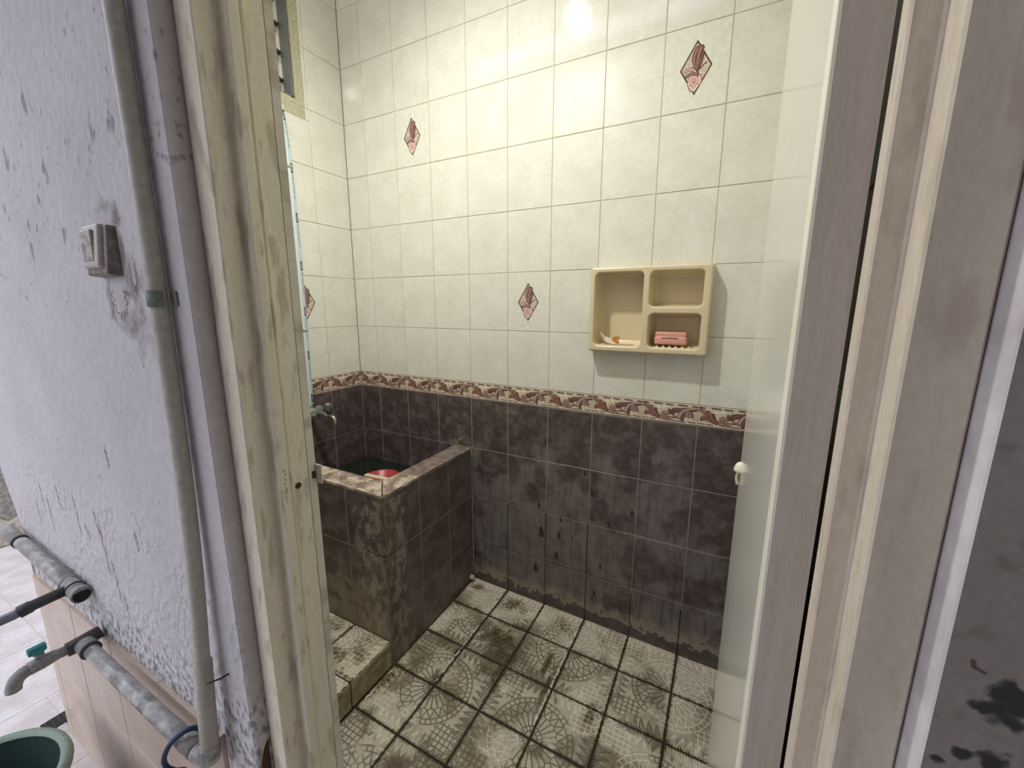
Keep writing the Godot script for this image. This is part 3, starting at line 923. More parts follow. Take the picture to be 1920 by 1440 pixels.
	M.mortar = mat(rgb(206, 200, 188), 0.9)
	M.bulb = mat(rgb(250, 250, 245), 0.4)
	M.bulb.emission_enabled = true
	M.bulb.emission = Color(1.0, 0.97, 0.9)
	M.bulb.emission_energy_multiplier = 4.0
	M.riser = tri_mat(tex_mottle(290, rgb(128, 112, 84), rgb(176, 164, 136), 0.012, 0.08), 2.4, 0.5)
	M.edge = mat(Color.WHITE, 0.5, 0.0, tex_wood(219, rgb(222, 218, 202), 0.3))
	M.stile = mat(Color.WHITE, 0.5, 0.0, tex_wood(222, rgb(184, 175, 165), 0.10))
	M.stile.uv1_scale = Vector3(14.0, 0.8, 1)
	M.pencil = mat(rgb(110, 102, 84), 0.9)
	M.grout_tub = mat(rgb(158, 149, 134), 0.9)
	M.dark_plain = tri_mat(tex_mottle(294, rgb(58, 48, 45), rgb(94, 84, 80), 0.01, 0.05), 1.2, 0.4)
	M.rim_brown = tri_mat(tex_mottle(299, rgb(104, 90, 85), rgb(150, 136, 126), 0.016, 0.07), 2.0, 0.4)
	M.mastic = mat(rgb(120, 116, 108), 0.7)
	M.fitting_grey = tri_mat(tex_mottle(297, rgb(128, 128, 124), rgb(184, 184, 180), 0.03, 0.12), 8.0, 0.45)
	M.steel_pipe = mat(rgb(136, 142, 154), 0.35, 0.3)

# ------------------------------------------------------------------ the place
func _ready() -> void:
	rng.seed = 20240611
	# camera
	var cam := Camera3D.new()
	cam.name = "camera"
	cam.fov = rad_to_deg(2.0 * atan(720.0 / 763.75))
	cam.transform = Transform3D(Basis(Vector3(0.88615, 0.001378, -0.463396), Vector3(-0.087962, 0.982315, -0.165289), Vector3(0.454973, 0.187232, 0.8706)).orthonormalized(), Vector3(1.6644, 1.4126, 1.6112))
	cam.near = 0.02
	add_child(cam)
	cam.current = true
	# overcast sky, no sun
	var we := WorldEnvironment.new()
	we.name = "environment"
	var env := Environment.new()
	var sky := Sky.new()
	var sm := ProceduralSkyMaterial.new()
	sm.sky_top_color = Color(0.88, 0.895, 0.96)
	sm.sky_horizon_color = Color(0.90, 0.905, 0.95)
	sm.ground_bottom_color = Color(0.5, 0.48, 0.46)
	sm.ground_horizon_color = Color(0.6, 0.6, 0.6)
	sm.sky_energy_multiplier = 1.63
	sky.sky_material = sm
	env.background_mode = Environment.BG_SKY
	env.sky = sky
	env.tonemap_mode = Environment.TONE_MAPPER_LINEAR
	env.tonemap_exposure = 1.0
	env.sdfgi_enabled = true
	env.ssao_enabled = true
	env.ssil_enabled = true
	we.environment = env
	add_child(we)

	make_materials()
	build_lamp(2.75)
	build_back_wall()
	build_left_wall()
	build_other_walls()
	build_floor()
	build_front_wall()
	build_terrace()
	build_door()
	build_tub()
	build_shelf()
	build_tub_faucet()
	build_wall_pipes()
	build_small_things()

func build_lamp(energy: float) -> void:
	var at := Vector3(0.766, 3.0, 0.90)
	var t := thing("ceiling_lamp", "bare white bulb hanging under the wash room ceiling", "lamp", Vector3(at.x, CEIL, at.z))
	var a := MB.new(true)
	a.lathe(Vector3(0, -0.02, 0), Vector3.UP, [[0.0, 0.0], [0.045, 0.0], [0.05, 0.006], [0.05, 0.02], [0.0, 0.02]])
	part("ceiling_rose", a, M.white_plastic, t)
	var b := MB.new(true)
	b.lathe(Vector3(0, -0.135, 0), Vector3.UP, [[0.0, 0.0], [0.019, 0.0], [0.021, 0.05], [0.018, 0.06], [0.018, 0.116], [0.0, 0.116]])
	part("socket", b, M.white_plastic, t)
	var g := MB.new(true)
	var prof: Array = []
	for k in 13:
		var q := PI * k / 12.0
		prof.append([0.032 * sin(q), -0.032 * cos(q)])
	for k in range(7, 13):
		prof[k][1] = lerpf(0.0, 0.06, (k - 6) / 6.0)
		prof[k][0] = lerpf(0.032, 0.018, (k - 6) / 6.0)
	prof.append([0.0, 0.06])
	g.lathe(Vector3(0, -0.19, 0), Vector3.UP, prof)
	part("bulb", g, M.bulb, t)
	# the diodes sit on the bulb's foot and shine downwards
	var l := SpotLight3D.new()
	l.name = "light"
	l.position = Vector3(0, -0.19, 0)
	l.rotation.x = -PI / 2
	l.spot_angle = 78.0
	l.spot_angle_attenuation = 1.0
	l.light_color = Color(1.0, 0.99, 0.96)
	l.light_energy = energy
	l.light_size = 0.042
	l.spot_range = 12.0
	l.spot_attenuation = 2.0
	l.shadow_enabled = true
	t.add_child(l)

func white_mat() -> Material:
	return M["white_%d" % rng.randi_range(0, 5)]

# rectangle minus a hole, as up to four rectangles [u0, v0, u1, v1]
func cut(r: Array, hole: Array) -> Array:
	if hole.is_empty() or r[2] <= hole[0] + 0.001 or r[0] >= hole[2] - 0.001 or r[3] <= hole[1] + 0.001 or r[1] >= hole[3] - 0.001:
		return [r]
	var out: Array = []
	if hole[1] - r[1] > 0.008:
		out.append([r[0], r[1], r[2], hole[1]])
	if r[3] - hole[3] > 0.008:
		out.append([r[0], hole[3], r[2], r[3]])
	var v0: float = maxf(r[1], hole[1])
	var v1: float = minf(r[3], hole[3])
	if hole[0] - r[0] > 0.008:
		out.append([r[0], v0, hole[0], v1])
	if r[2] - hole[2] > 0.008:
		out.append([hole[2], v0, r[2], v1])
	return out

# tiles a wall of the wash room: origin at u = 0, y = 0; ud runs along the wall, its front is ud x up
func tile_wall(parent: Node, o: Vector3, ud: Vector3, u_cuts: Array, hole: Array, decor: Array, y_low: float, low_at: Callable) -> void:
	var vd := Vector3.UP
	for c in u_cuts.size() - 1:
		var u0: float = u_cuts[c]
		var u1: float = u_cuts[c + 1]
		for r in 8:
			var y0 := YB + 0.25 * r
			var y1 := minf(y0 + 0.25, CEIL)
			if y1 - y0 < 0.02:
				continue
			var is_decor := decor.has([c, r])
			for q in cut([u0, y0, u1, y1], hole):
				var whole := absf(q[2] - q[0] - 0.2) < 0.004 and absf(q[3] - q[1] - 0.25) < 0.004
				like_tile("decor_tile" if is_decor else "white_tile", parent, M.decor if is_decor and whole else white_mat(), o + ud * q[0] + vd * q[1], ud * (q[2] - q[0]), vd * (q[3] - q[1]), 0.0024, Vector2(0.1976, 0.2476))
		# patterned border; cut pieces keep the print's scale
		like_tile("border_tile", parent, M.border, o + ud * u0 + vd * YD, ud * (u1 - u0), vd * (YB - YD), 0.002, Vector2(0.198, YB - YD - 0.002))
		for r in 4:
			var y1 := YD - 0.25 * r
			var y0 := maxf(y1 - 0.25, y_low)
			if y1 - y0 < 0.01 or not low_at.call((u0 + u1) * 0.5, (y0 + y1) * 0.5):
				continue
			var a := o + ud * u0 + vd * y0
			rect_tile("dark_tile", parent, M.dark_back, a, ud * (u1 - u0), vd * (y1 - y0), 0.0034, o - ud * 0.15 + vd * 0.98, ud / 2.02, -vd / 0.98)

func build_back_wall() -> void:
	var w := setting("wall_back", "white tiled back wall with patterned border above dark brown tiles", "wall")
	# masonry, with the niche of the soap shelf left open
	var hole := [1.20, 1.25, 1.60, 1.55]
	var b := MB.new()
	var back := -0.13
	b.box(Vector3(XL - 0.12, -0.1, back), Vector3(hole[0], CEIL, -0.0052))
	b.box(Vector3(hole[2], -0.1, back), Vector3(XR + 0.12, CEIL, -0.0052))
	b.box(Vector3(hole[0], -0.1, back), Vector3(hole[2], hole[1], -0.0052))
	b.box(Vector3(hole[0], hole[3], back), Vector3(hole[2], CEIL, -0.0052))
	b.box(Vector3(hole[0], hole[1], back), Vector3(hole[2], hole[3], -0.06))
	part("masonry", b, M.concrete, w)
	var g := MB.new()
	for q in cut([XL, YD, XR, CEIL], hole):
		g.box(Vector3(q[0], q[1], -0.0052), Vector3(q[2], q[3], -0.0016))
	part("grout", g, M.grout_light, w)
	var g2 := MB.new()
	g2.box(Vector3(XL, 0.4767, -0.0052), Vector3(XR, YD, -0.0013))
	g2.box(Vector3(1.35, 0.20, -0.0052), Vector3(XR, 0.4767, -0.0013))
	part("grout", g2, M.grout_dark, w)
	var g3 := MB.new()
	g3.box(Vector3(XL, -0.03, -0.0052), Vector3(1.35, 0.4767, -0.0016))
	g3.box(Vector3(1.35, -0.03, -0.0052), Vector3(XR, 0.20, -0.0016))
	part("grout", g3, M.grout_black, w)
	var cuts := [XL]
	for k in 9:
		cuts.append(0.2 * k)
	cuts.append(XR)
	tile_wall(w, Vector3.ZERO, Vector3.RIGHT, cuts, hole, [[2, 4], [8, 4], [5, 1]], -0.022, func(_u, _y): return true)

func build_left_wall() -> void:
	# u runs from the far corner towards the door: the wall faces +x, so ud = -z; u = -z
	var w := setting("wall_left", "white tiled left wall with louvre window over the water tub", "wall")
	var wz0 := 0.26
	var wz1 := 0.74
	var wy0 := 2.325
	var wy1 := 2.80
	var b := MB.new()
	b.box(Vector3(XW, -0.1, -0.13), Vector3(XL - 0.0052, wy0, ZO - 0.008))
	b.box(Vector3(XW, wy1, -0.13), Vector3(XL - 0.0052, CEIL, ZO - 0.008))
	b.box(Vector3(XW, wy0, -0.13), Vector3(XL - 0.0052, wy1, wz0))
	b.box(Vector3(XW, wy0, wz1), Vector3(XL - 0.0052, wy1, ZO - 0.008))
	part("masonry", b, M.concrete, w)
	var hole := [-0.785, 2.254, -0.216, 2.87]
	var g := MB.new()
	for q in cut([-ZI, YD, 0.0, CEIL], hole):
		g.box(Vector3(XL - 0.0052, q[1], -q[2]), Vector3(XL - 0.0016, q[3], -q[0]))
	part("grout", g, M.grout_light, w)
	var g2 := MB.new()
	g2.box(Vector3(XL - 0.0052, -0.03, 0.0), Vector3(XL - 0.0013, YD, ZI))
	part("grout", g2, M.grout_dark, w)
	# smoothed cement round the window, where the tiles stop
	var e := MB.new()
	for q in [[2.254, 2.325, 0.216, 0.785], [2.80, 2.87, 0.216, 0.785], [2.325, 2.80, 0.216, 0.26], [2.325, 2.80, 0.74, 0.785]]:
		e.box(Vector3(XL - 0.0052, q[0], q[2]), Vector3(XL - 0.001, q[1], q[3]))
	part("cement_border", e, M.bare, w)
	var cuts: Array = []
	for k in range(6, -1, -1):
		cuts.append(-minf(0.2 * k, ZI))
	# ud must give ud x up = +x: ud = (0, 0, -1)
	tile_wall(w, Vector3(XL, 0, 0), Vector3(0, 0, -1), cuts, hole, [[4, 1]], -0.02, func(_u, _y): return true)
	# louvre window
	var win := setting("window_1", "small louvre window with grey frame high in the left wall", "window")
	var f := MB.new()
	var xf := -0.225
	f.box(Vector3(xf - 0.02, wy0, wz0), Vector3(XL - 0.014, wy0 + 0.012, wz1))
	f.box(Vector3(xf - 0.02, wy1 - 0.012, wz0), Vector3(XL - 0.014, wy1, wz1))
	f.box(Vector3(xf - 0.02, wy0, wz0), Vector3(XL - 0.014, wy1, wz0 + 0.010))
	f.box(Vector3(xf - 0.02, wy0, wz1 - 0.010), Vector3(XL - 0.014, wy1, wz1))
	part("frame", f, M.grey_metal, win)
	for s in [wz0 + 0.014, wz1 - 0.014]:
		var c := MB.new()
		c.box(Vector3(-0.222, wy0 + 0.012, s - 0.004), Vector3(-0.200, wy1 - 0.012, s + 0.004))
		part("channel", c, M.white_plastic, win)
	for k in 4:
		var y := wy0 + 0.075 + k * 0.11
		for s in [wz0 + 0.026, wz1 - 0.026]:
			var c := MB.new()
			var z0: float = s - 0.006
			var z1: float = s + 0.006
			var tp := [Vector3(-0.215, y + 0.028, z1), Vector3(-0.215, y - 0.024, z1), Vector3(-0.176, y, z1)]
			c.tri(tp[0], tp[1], tp[2])
			var bk: Array = []
			for p in tp:
				bk.append(Vector3(p.x, p.y, z0))
			c.tri(bk[0], bk[2], bk[1])
			for i in 3:
				var j := (i + 1) % 3
				c.quad(tp[j], tp[i], bk[i], bk[j])
			part("blade_clip", c, M.dark_metal, win)
		var gl := MB.new()
		var dn := Vector3(-0.052, 0.085, 0)
		var th := Vector3(0.004, 0.003, 0)
		var p0 := Vector3(-0.185, y - 0.03, wz0 + 0.02)
		var p1 := Vector3(-0.185, y - 0.03, wz1 - 0.02)
		gl.quad(p0 + th, p0 + th + dn, p1 + th + dn, p1 + th)
		gl.quad(p0, p1, p1 + dn, p0 + dn)
		gl.quad(p0, p0 + th, p1 + th, p1)
		gl.quad(p0 + dn, p1 + dn, p1 + dn + th, p0 + dn + th)
		part("pane", gl, M.glass, win)

func build_other_walls() -> void:
	var w := setting("wall_right", "white tiled right wall behind the open door", "wall")
	var b := MB.new()
	b.box(Vector3(XR + 0.0052, -0.1, 0.0), Vector3(XR + 0.12, CEIL, ZO - 0.008))
	part("masonry", b, M.concrete, w)
	var g := MB.new()
	g.box(Vector3(XR + 0.0016, -0.04, 0.0), Vector3(XR + 0.0052, CEIL, ZI))
	part("grout", g, M.grout_light, w)
	var cuts: Array = []
	for k in 7:
		cuts.append(minf(0.2 * k, ZI))
	tile_wall(w, Vector3(XR, 0, 0), Vector3(0, 0, 1), cuts, [], [], -0.035, func(_u, _y): return true)
	var c := setting("ceiling", "plain white ceiling of the wash room", "ceiling")
	var m := MB.new()
	m.box(Vector3(XW, CEIL, -0.13), Vector3(XR + 0.12, CEIL + 0.1, ZO))
	part("slab", m, M.ceiling, c)

func floor_y(x: float, z: float) -> float:
	return 0.003 - 0.0211 * (x - 0.8) - 0.0113 * z

func build_floor() -> void:
	var f := setting("floor", "wash room floor of embossed cream tiles with black mouldy joints", "floor")
	var b := MB.new()
	var P := func(x: float, z: float, d: float) -> Vector3: return Vector3(x, floor_y(x, z) - d, z)
	var x0 := XL
	b.quad(P.call(x0, ZO, 0.0028), P.call(XR, ZO, 0.0028), P.call(XR, -0.005, 0.0028), P.call(x0, -0.005, 0.0028))
	b.quad(P.call(x0, -0.005, 0.12), P.call(XR, -0.005, 0.12), P.call(XR, ZO, 0.12), P.call(x0, ZO, 0.12))
	b.quad(P.call(x0, ZO, 0.12), P.call(XR, ZO, 0.12), P.call(XR, ZO, 0.0028), P.call(x0, ZO, 0.0028))
	part("joint_bed", b, M.grout_black, f)
	var n := Vector3(0.0211, 1.0, 0.0113).normalized()
	var xs := [0.6, 0.8, 1.0, 1.2, 1.4, 1.6, XR]
	var zs := [-0.004, 0.19, 0.39, 0.59, 0.79, 0.99, ZI + 0.005]
	for i in xs.size() - 1:
		for j in zs.size() - 1:
			var g := 0.0032
			var a: float = xs[i] + g
			var c: float = xs[i + 1] - g
			var d: float = zs[j] + g
			var e: float = zs[j + 1] - g
			var lift := rng.randf_range(-0.0006, 0.0006)
			var t := MB.new()
			t.slab([P.call(a, e, lift), P.call(c, e, lift), P.call(c, d, lift), P.call(a, d, lift)], n, 0.008, 0.0014, Vector3(0.58, 0, -0.02), Vector3(1 / 1.3, 0, 0), Vector3(0, 0, 1 / 1.2))
			part("floor_tile", t, M.floor, f)
	# the raised step that runs on from the tub towards the door
	var s := thing("tiled_step", "low raised step of embossed tiles in front of the water tub", "step", Vector3(0.23, 0, 0.88))
	var off := -Vector3(0.23, 0, 0.88)
	var k := MB.new()
	k.box(Vector3(XL, -0.02, 0.6025) + off, Vector3(0.594, 0.1085, ZI) + off)
	part("core", k, M.grout_black, s)
	var sx := [XL, 0.0, 0.2, 0.4, 0.6]
	var sz := [0.6, 0.8, 1.0, ZI]
	var uo := Vector3(-0.16, 0, 0.58) + off
	for i in 4:
		for j in 3:
			var a: Vector3 = Vector3(sx[i], 0.11, sz[j + 1]) + off
			rect_tile("top_tile", s, M.step, a, Vector3(sx[i + 1] - sx[i], 0, 0), Vector3(0, 0, sz[j] - sz[j + 1]), 0.005, uo, Vector3(1 / 0.78, 0, 0), Vector3(0, 0, 1 / 0.60), 0.007, 0.0014)
	for j in 3:
		var a: Vector3 = Vector3(0.6, 0.0, sz[j + 1]) + off
		rect_tile("riser_tile", s, M.riser, a, Vector3(0, 0, sz[j] - sz[j + 1]), Vector3(0, 0.107, 0), 0.005, off, Vector3(0, 0, 1), Vector3(0, 1, 0), 0.007, 0.0014)

func build_front_wall() -> void:
	var w := setting("wall_front", "flaking lilac-white plaster wall round the wash room doorway", "wall")
	var top := 2.95
	var uv := func(p: Vector3) -> Vector2: return Vector2((p.x + 0.35) / 1.33, 1.0 - p.y / 2.9)
	# left of the door: its free end is out of plumb
	var ends := [[0.0, -0.212], [0.05, -0.212], [0.23, -0.21], [0.45, -0.19], [0.62, -0.195], [0.73, -0.222], [0.82, -0.26], [0.91, -0.30], [1.3, -0.33], [top, -0.34]]
	var m := MB.new()
	for i in ends.size() - 1:
		var ya: float = ends[i][0]
		var yb: float = ends[i + 1][0]
		var xa: float = ends[i][1]
		var xb: float = ends[i + 1][1]
		var a := Vector3(xa + 0.012, ya, ZO)
		var b := Vector3(0.967 - 0.004, ya, ZO)
		var c := Vector3(0.967 - 0.004, yb, ZO)
		var d := Vector3(xb + 0.012, yb, ZO)
		m.quad(a, b, c, d, uv.call(a), uv.call(b), uv.call(c), uv.call(d))
		var k := [[Vector3(xa + 0.003, ya, ZO - 0.004), Vector3(xb + 0.003, yb, ZO - 0.004)], [Vector3(xa, ya, ZO - 0.014), Vector3(xb, yb, ZO - 0.014)], [Vector3(xa, ya, -0.13), Vector3(xb, yb, -0.13)]]
		m.quad(k[0][0], a, d, k[0][1], uv.call(k[0][0]), uv.call(a), uv.call(d), uv.call(k[0][1]))
		m.quad(k[1][0], k[0][0], k[0][1], k[1][1], uv.call(k[1][0]), uv.call(k[0][0]), uv.call(k[0][1]), uv.call(k[1][1]))
		m.quad(k[2][0], k[1][0], k[1][1], k[2][1], uv.call(k[2][0]), uv.call(k[1][0]), uv.call(k[1][1]), uv.call(k[2][1]))
		# rounded arris and reveal at the door
		var e := [Vector3(0.967, ya, ZO - 0.004), Vector3(0.967, yb, ZO - 0.004), Vector3(0.969, ya, ZI + 0.006), Vector3(0.969, yb, ZI + 0.006)]
		var back := Vector2(-0.0045, 0)
		var deep := Vector2(-0.1, 0)
		m.quad(b, e[0], e[1], c, uv.call(b), uv.call(b) + back, uv.call(c) + back, uv.call(c))
		m.quad(e[0], e[2], e[3], e[1], uv.call(b) + back, uv.call(b) + deep, uv.call(c) + deep, uv.call(c) + back)
	m.quad(Vector3(0.969, 0, ZI + 0.006), Vector3(XL, 0, ZI + 0.006), Vector3(XL, top, ZI + 0.006), Vector3(0.969, top, ZI + 0.006))
	part("plaster", m, M.plaster, w)
	# right of the door
	var r := MB.new()
	var uv2 := func(p: Vector3) -> Vector2: return Vector2((p.x - 1.80) / 0.16, 1.0 - (p.y - 0.95) / 0.75)
	var q := [Vector3(1.805, 0.95, ZO), Vector3(1.96, 0.95, ZO), Vector3(1.96, 1.70, ZO), Vector3(1.805, 1.70, ZO)]
	r.quad(q[0], q[1], q[2], q[3], uv2.call(q[0]), uv2.call(q[1]), uv2.call(q[2]), uv2.call(q[3]))
	part("plaster", r, M.plaster_stained, w)
	var r2 := MB.new()
	var r3 := MB.new()
	r3.quad(Vector3(1.805, 0, ZO), Vector3(3.2, 0, ZO), Vector3(3.2, 0.95, ZO), Vector3(1.805, 0.95, ZO))
	r3.quad(Vector3(1.96, 0.95, ZO), Vector3(3.2, 0.95, ZO), Vector3(3.2, 1.70, ZO), Vector3(1.96, 1.70, ZO))
	r3.quad(Vector3(1.805, 1.70, ZO), Vector3(3.2, 1.70, ZO), Vector3(3.2, top, ZO), Vector3(1.805, top, ZO))
	part("plaster", r3, M.paint_dark, w)
	r2.quad(Vector3(1.804, 0, ZO - 0.0015), Vector3(1.805, 0, ZO), Vector3(1.805, top, ZO), Vector3(1.804, top, ZO - 0.0015))
	r2.quad(Vector3(1.804, 0, ZI), Vector3(1.804, 0, ZO - 0.0015), Vector3(1.804, top, ZO - 0.0015), Vector3(1.804, top, ZI))
	r2.quad(Vector3(XR + 0.1, 0, ZI), Vector3(1.804, 0, ZI), Vector3(1.804, top, ZI), Vector3(XR + 0.1, top, ZI))
	r2.box(Vector3(XR + 0.12, 0, ZI), Vector3(3.2, top, ZO - 0.01))
	# over the door
	r2.box(Vector3(0.962, 2.13, ZI), Vector3(1.809, top, ZO))
	part("plaster", r2, M.paint, w)
	# glazed tiles along the foot of the left part
	var xs := [-0.19, -0.14, 0.11, 0.36, 0.61, 0.86]
	var ys := [0.0, 0.29, 0.588]
	for i in 5:
		for j in 2:
			rect_tile("dado_tile", w, M.dado, Vector3(xs[i], ys[j], ZO + 0.008), Vector3(xs[i + 1] - xs[i], 0, 0), Vector3(0, ys[j + 1] - ys[j], 0), 0.0022, Vector3.ZERO, Vector3.RIGHT, Vector3.UP, 0.009, 0.0012)
	var gr := MB.new()
	gr.box(Vector3(-0.188, 0, ZO - 0.001), Vector3(0.858, 0.586, ZO + 0.0066))
	part("grout", gr, M.grout_light, w)
	# wood laid bare where the plaster broke off at the foot of the reveal
	var bare := MB.new()
	bare.slab([Vector3(0.968, 0.3, 1.283), Vector3(0.968, 0.3, 1.267), Vector3(0.968, 0.615, 1.267), Vector3(0.968, 0.60, 1.276), Vector3(0.968, 0.575, 1.283)], Vector3.RIGHT, 0.002, 0.0004, Vector3.ZERO, Vector3.UP, Vector3.BACK)
	part("bare_patch", bare, M.rust, w)

func clip_poly(p: Array, at: Vector2, n: Vector2) -> Array:
	var out: Array = []
	for i in p.size():
		var a: Vector2 = p[i]
		var b: Vector2 = p[(i + 1) % p.size()]
		var da := (a - at).dot(n)
		var db := (b - at).dot(n)
		if da <= 0:
			out.append(a)
		if da * db < 0:
			out.append(a.lerp(b, da / (da - db)))
	return out

func build_terrace() -> void:
	var f := setting("floor_terrace", "pale glazed tile floor of the terrace outside the door", "floor")
	var b := MB.new()
	b.box(Vector3(-2.1, -0.12, ZO), Vector3(3.2, -0.0015, 3.6))
	b.box(Vector3(-2.1, -0.12, -1.3), Vector3(XW, -0.0015, ZO))
	part("joint_bed", b, M.mortar, f)
	for i in 14:
		for j in 13:
			var x := -2.03 + 0.4 * i
			var z := -1.2 + 0.4 * j
			if x > 3.1 or z > 3.4:
				continue
			for q in cut([x, z, minf(x + 0.4, 3.2), z + 0.4], [XW, -5.0, 5.0, ZO + 0.002]):
				if q[3] - q[1] > 0.05 and q[2] - q[0] > 0.02:
					rect_tile("terrace_tile", f, M["terrace_%d" % ((i * 3 + j * 5) % 3)], Vector3(q[0], 0.0, q[3]), Vector3(q[2] - q[0], 0, 0), Vector3(0, 0, q[1] - q[3]), 0.003, Vector3.ZERO, Vector3.RIGHT, Vector3.BACK, 0.006, 0.001)
	# garden wall faced with flat stones
	var w := setting("wall_garden", "garden wall faced with irregular flat grey stones in pale mortar", "wall")
	var m := MB.new()
	m.box(Vector3(-2.3, -0.1, -1.3), Vector3(-2.055, 2.2, 3.6))
	part("mortar", m, M.mortar, w)
	var seeds: Array = []
	for r in 12:
		for c in 15:
			seeds.append(Vector2(-1.25 + (c + 0.5 * (r % 2) + rng.randf_range(-0.24, 0.24)) * 0.34, (r + 0.5 + rng.randf_range(-0.24, 0.24)) * 0.184))
	for s in seeds:
		var p: Array = [Vector2(-1.3, 0), Vector2(3.6, 0), Vector2(3.6, 2.2), Vector2(-1.3, 2.2)]
		for o in seeds:
			var d: Vector2 = o - s
			if d.length() > 0.001 and d.length() < 1.0:
				p = clip_poly(p, s + d * 0.5 - d.normalized() * 0.009, d.normalized())
		if p.size() < 3:
			continue
		var pts: Array = []
		var dep := -2.04 + rng.randf_range(-0.005, 0.012)
		for q in p:
			pts.append(Vector3(dep, q.y, -q.x))
		# (z, y) runs left-handed seen from +x: mirror so that the outline goes counter-clockwise
		for i in pts.size():
			pts[i].z = p[i].x
		pts.reverse()
		var st := MB.new()
		st.slab(pts, Vector3.RIGHT, 0.03, 0.008, Vector3.ZERO, Vector3.BACK, Vector3.UP)
		part("stone", st, M["stone_%d" % rng.randi_range(0, 2)], w)
	# roof over the terrace, and the house walls that close it to the right and behind
	var rf := setting("ceiling_terrace", "plain roof slab over the terrace", "roof")
	var rs := MB.new()
	rs.box(Vector3(-0.34, 2.95, ZO), Vector3(3.2, 3.1, 3.6))
	part("slab", rs, M.paint, rf)
	var hr := setting("wall_terrace_right", "painted house wall closing the terrace", "wall")
	var hw := MB.new()
	hw.box(Vector3(3.2, -0.1, ZO), Vector3(3.35, 3.1, 3.6))
	part("masonry", hw, M.paint, hr)
	var hb := setting("wall_terrace_rear", "painted house wall opposite the wash room door", "wall")
	var hm := MB.new()
	hm.box(Vector3(0.4, -0.1, 3.6), Vector3(3.35, 3.1, 3.75))
	part("masonry", hm, M.paint, hb)

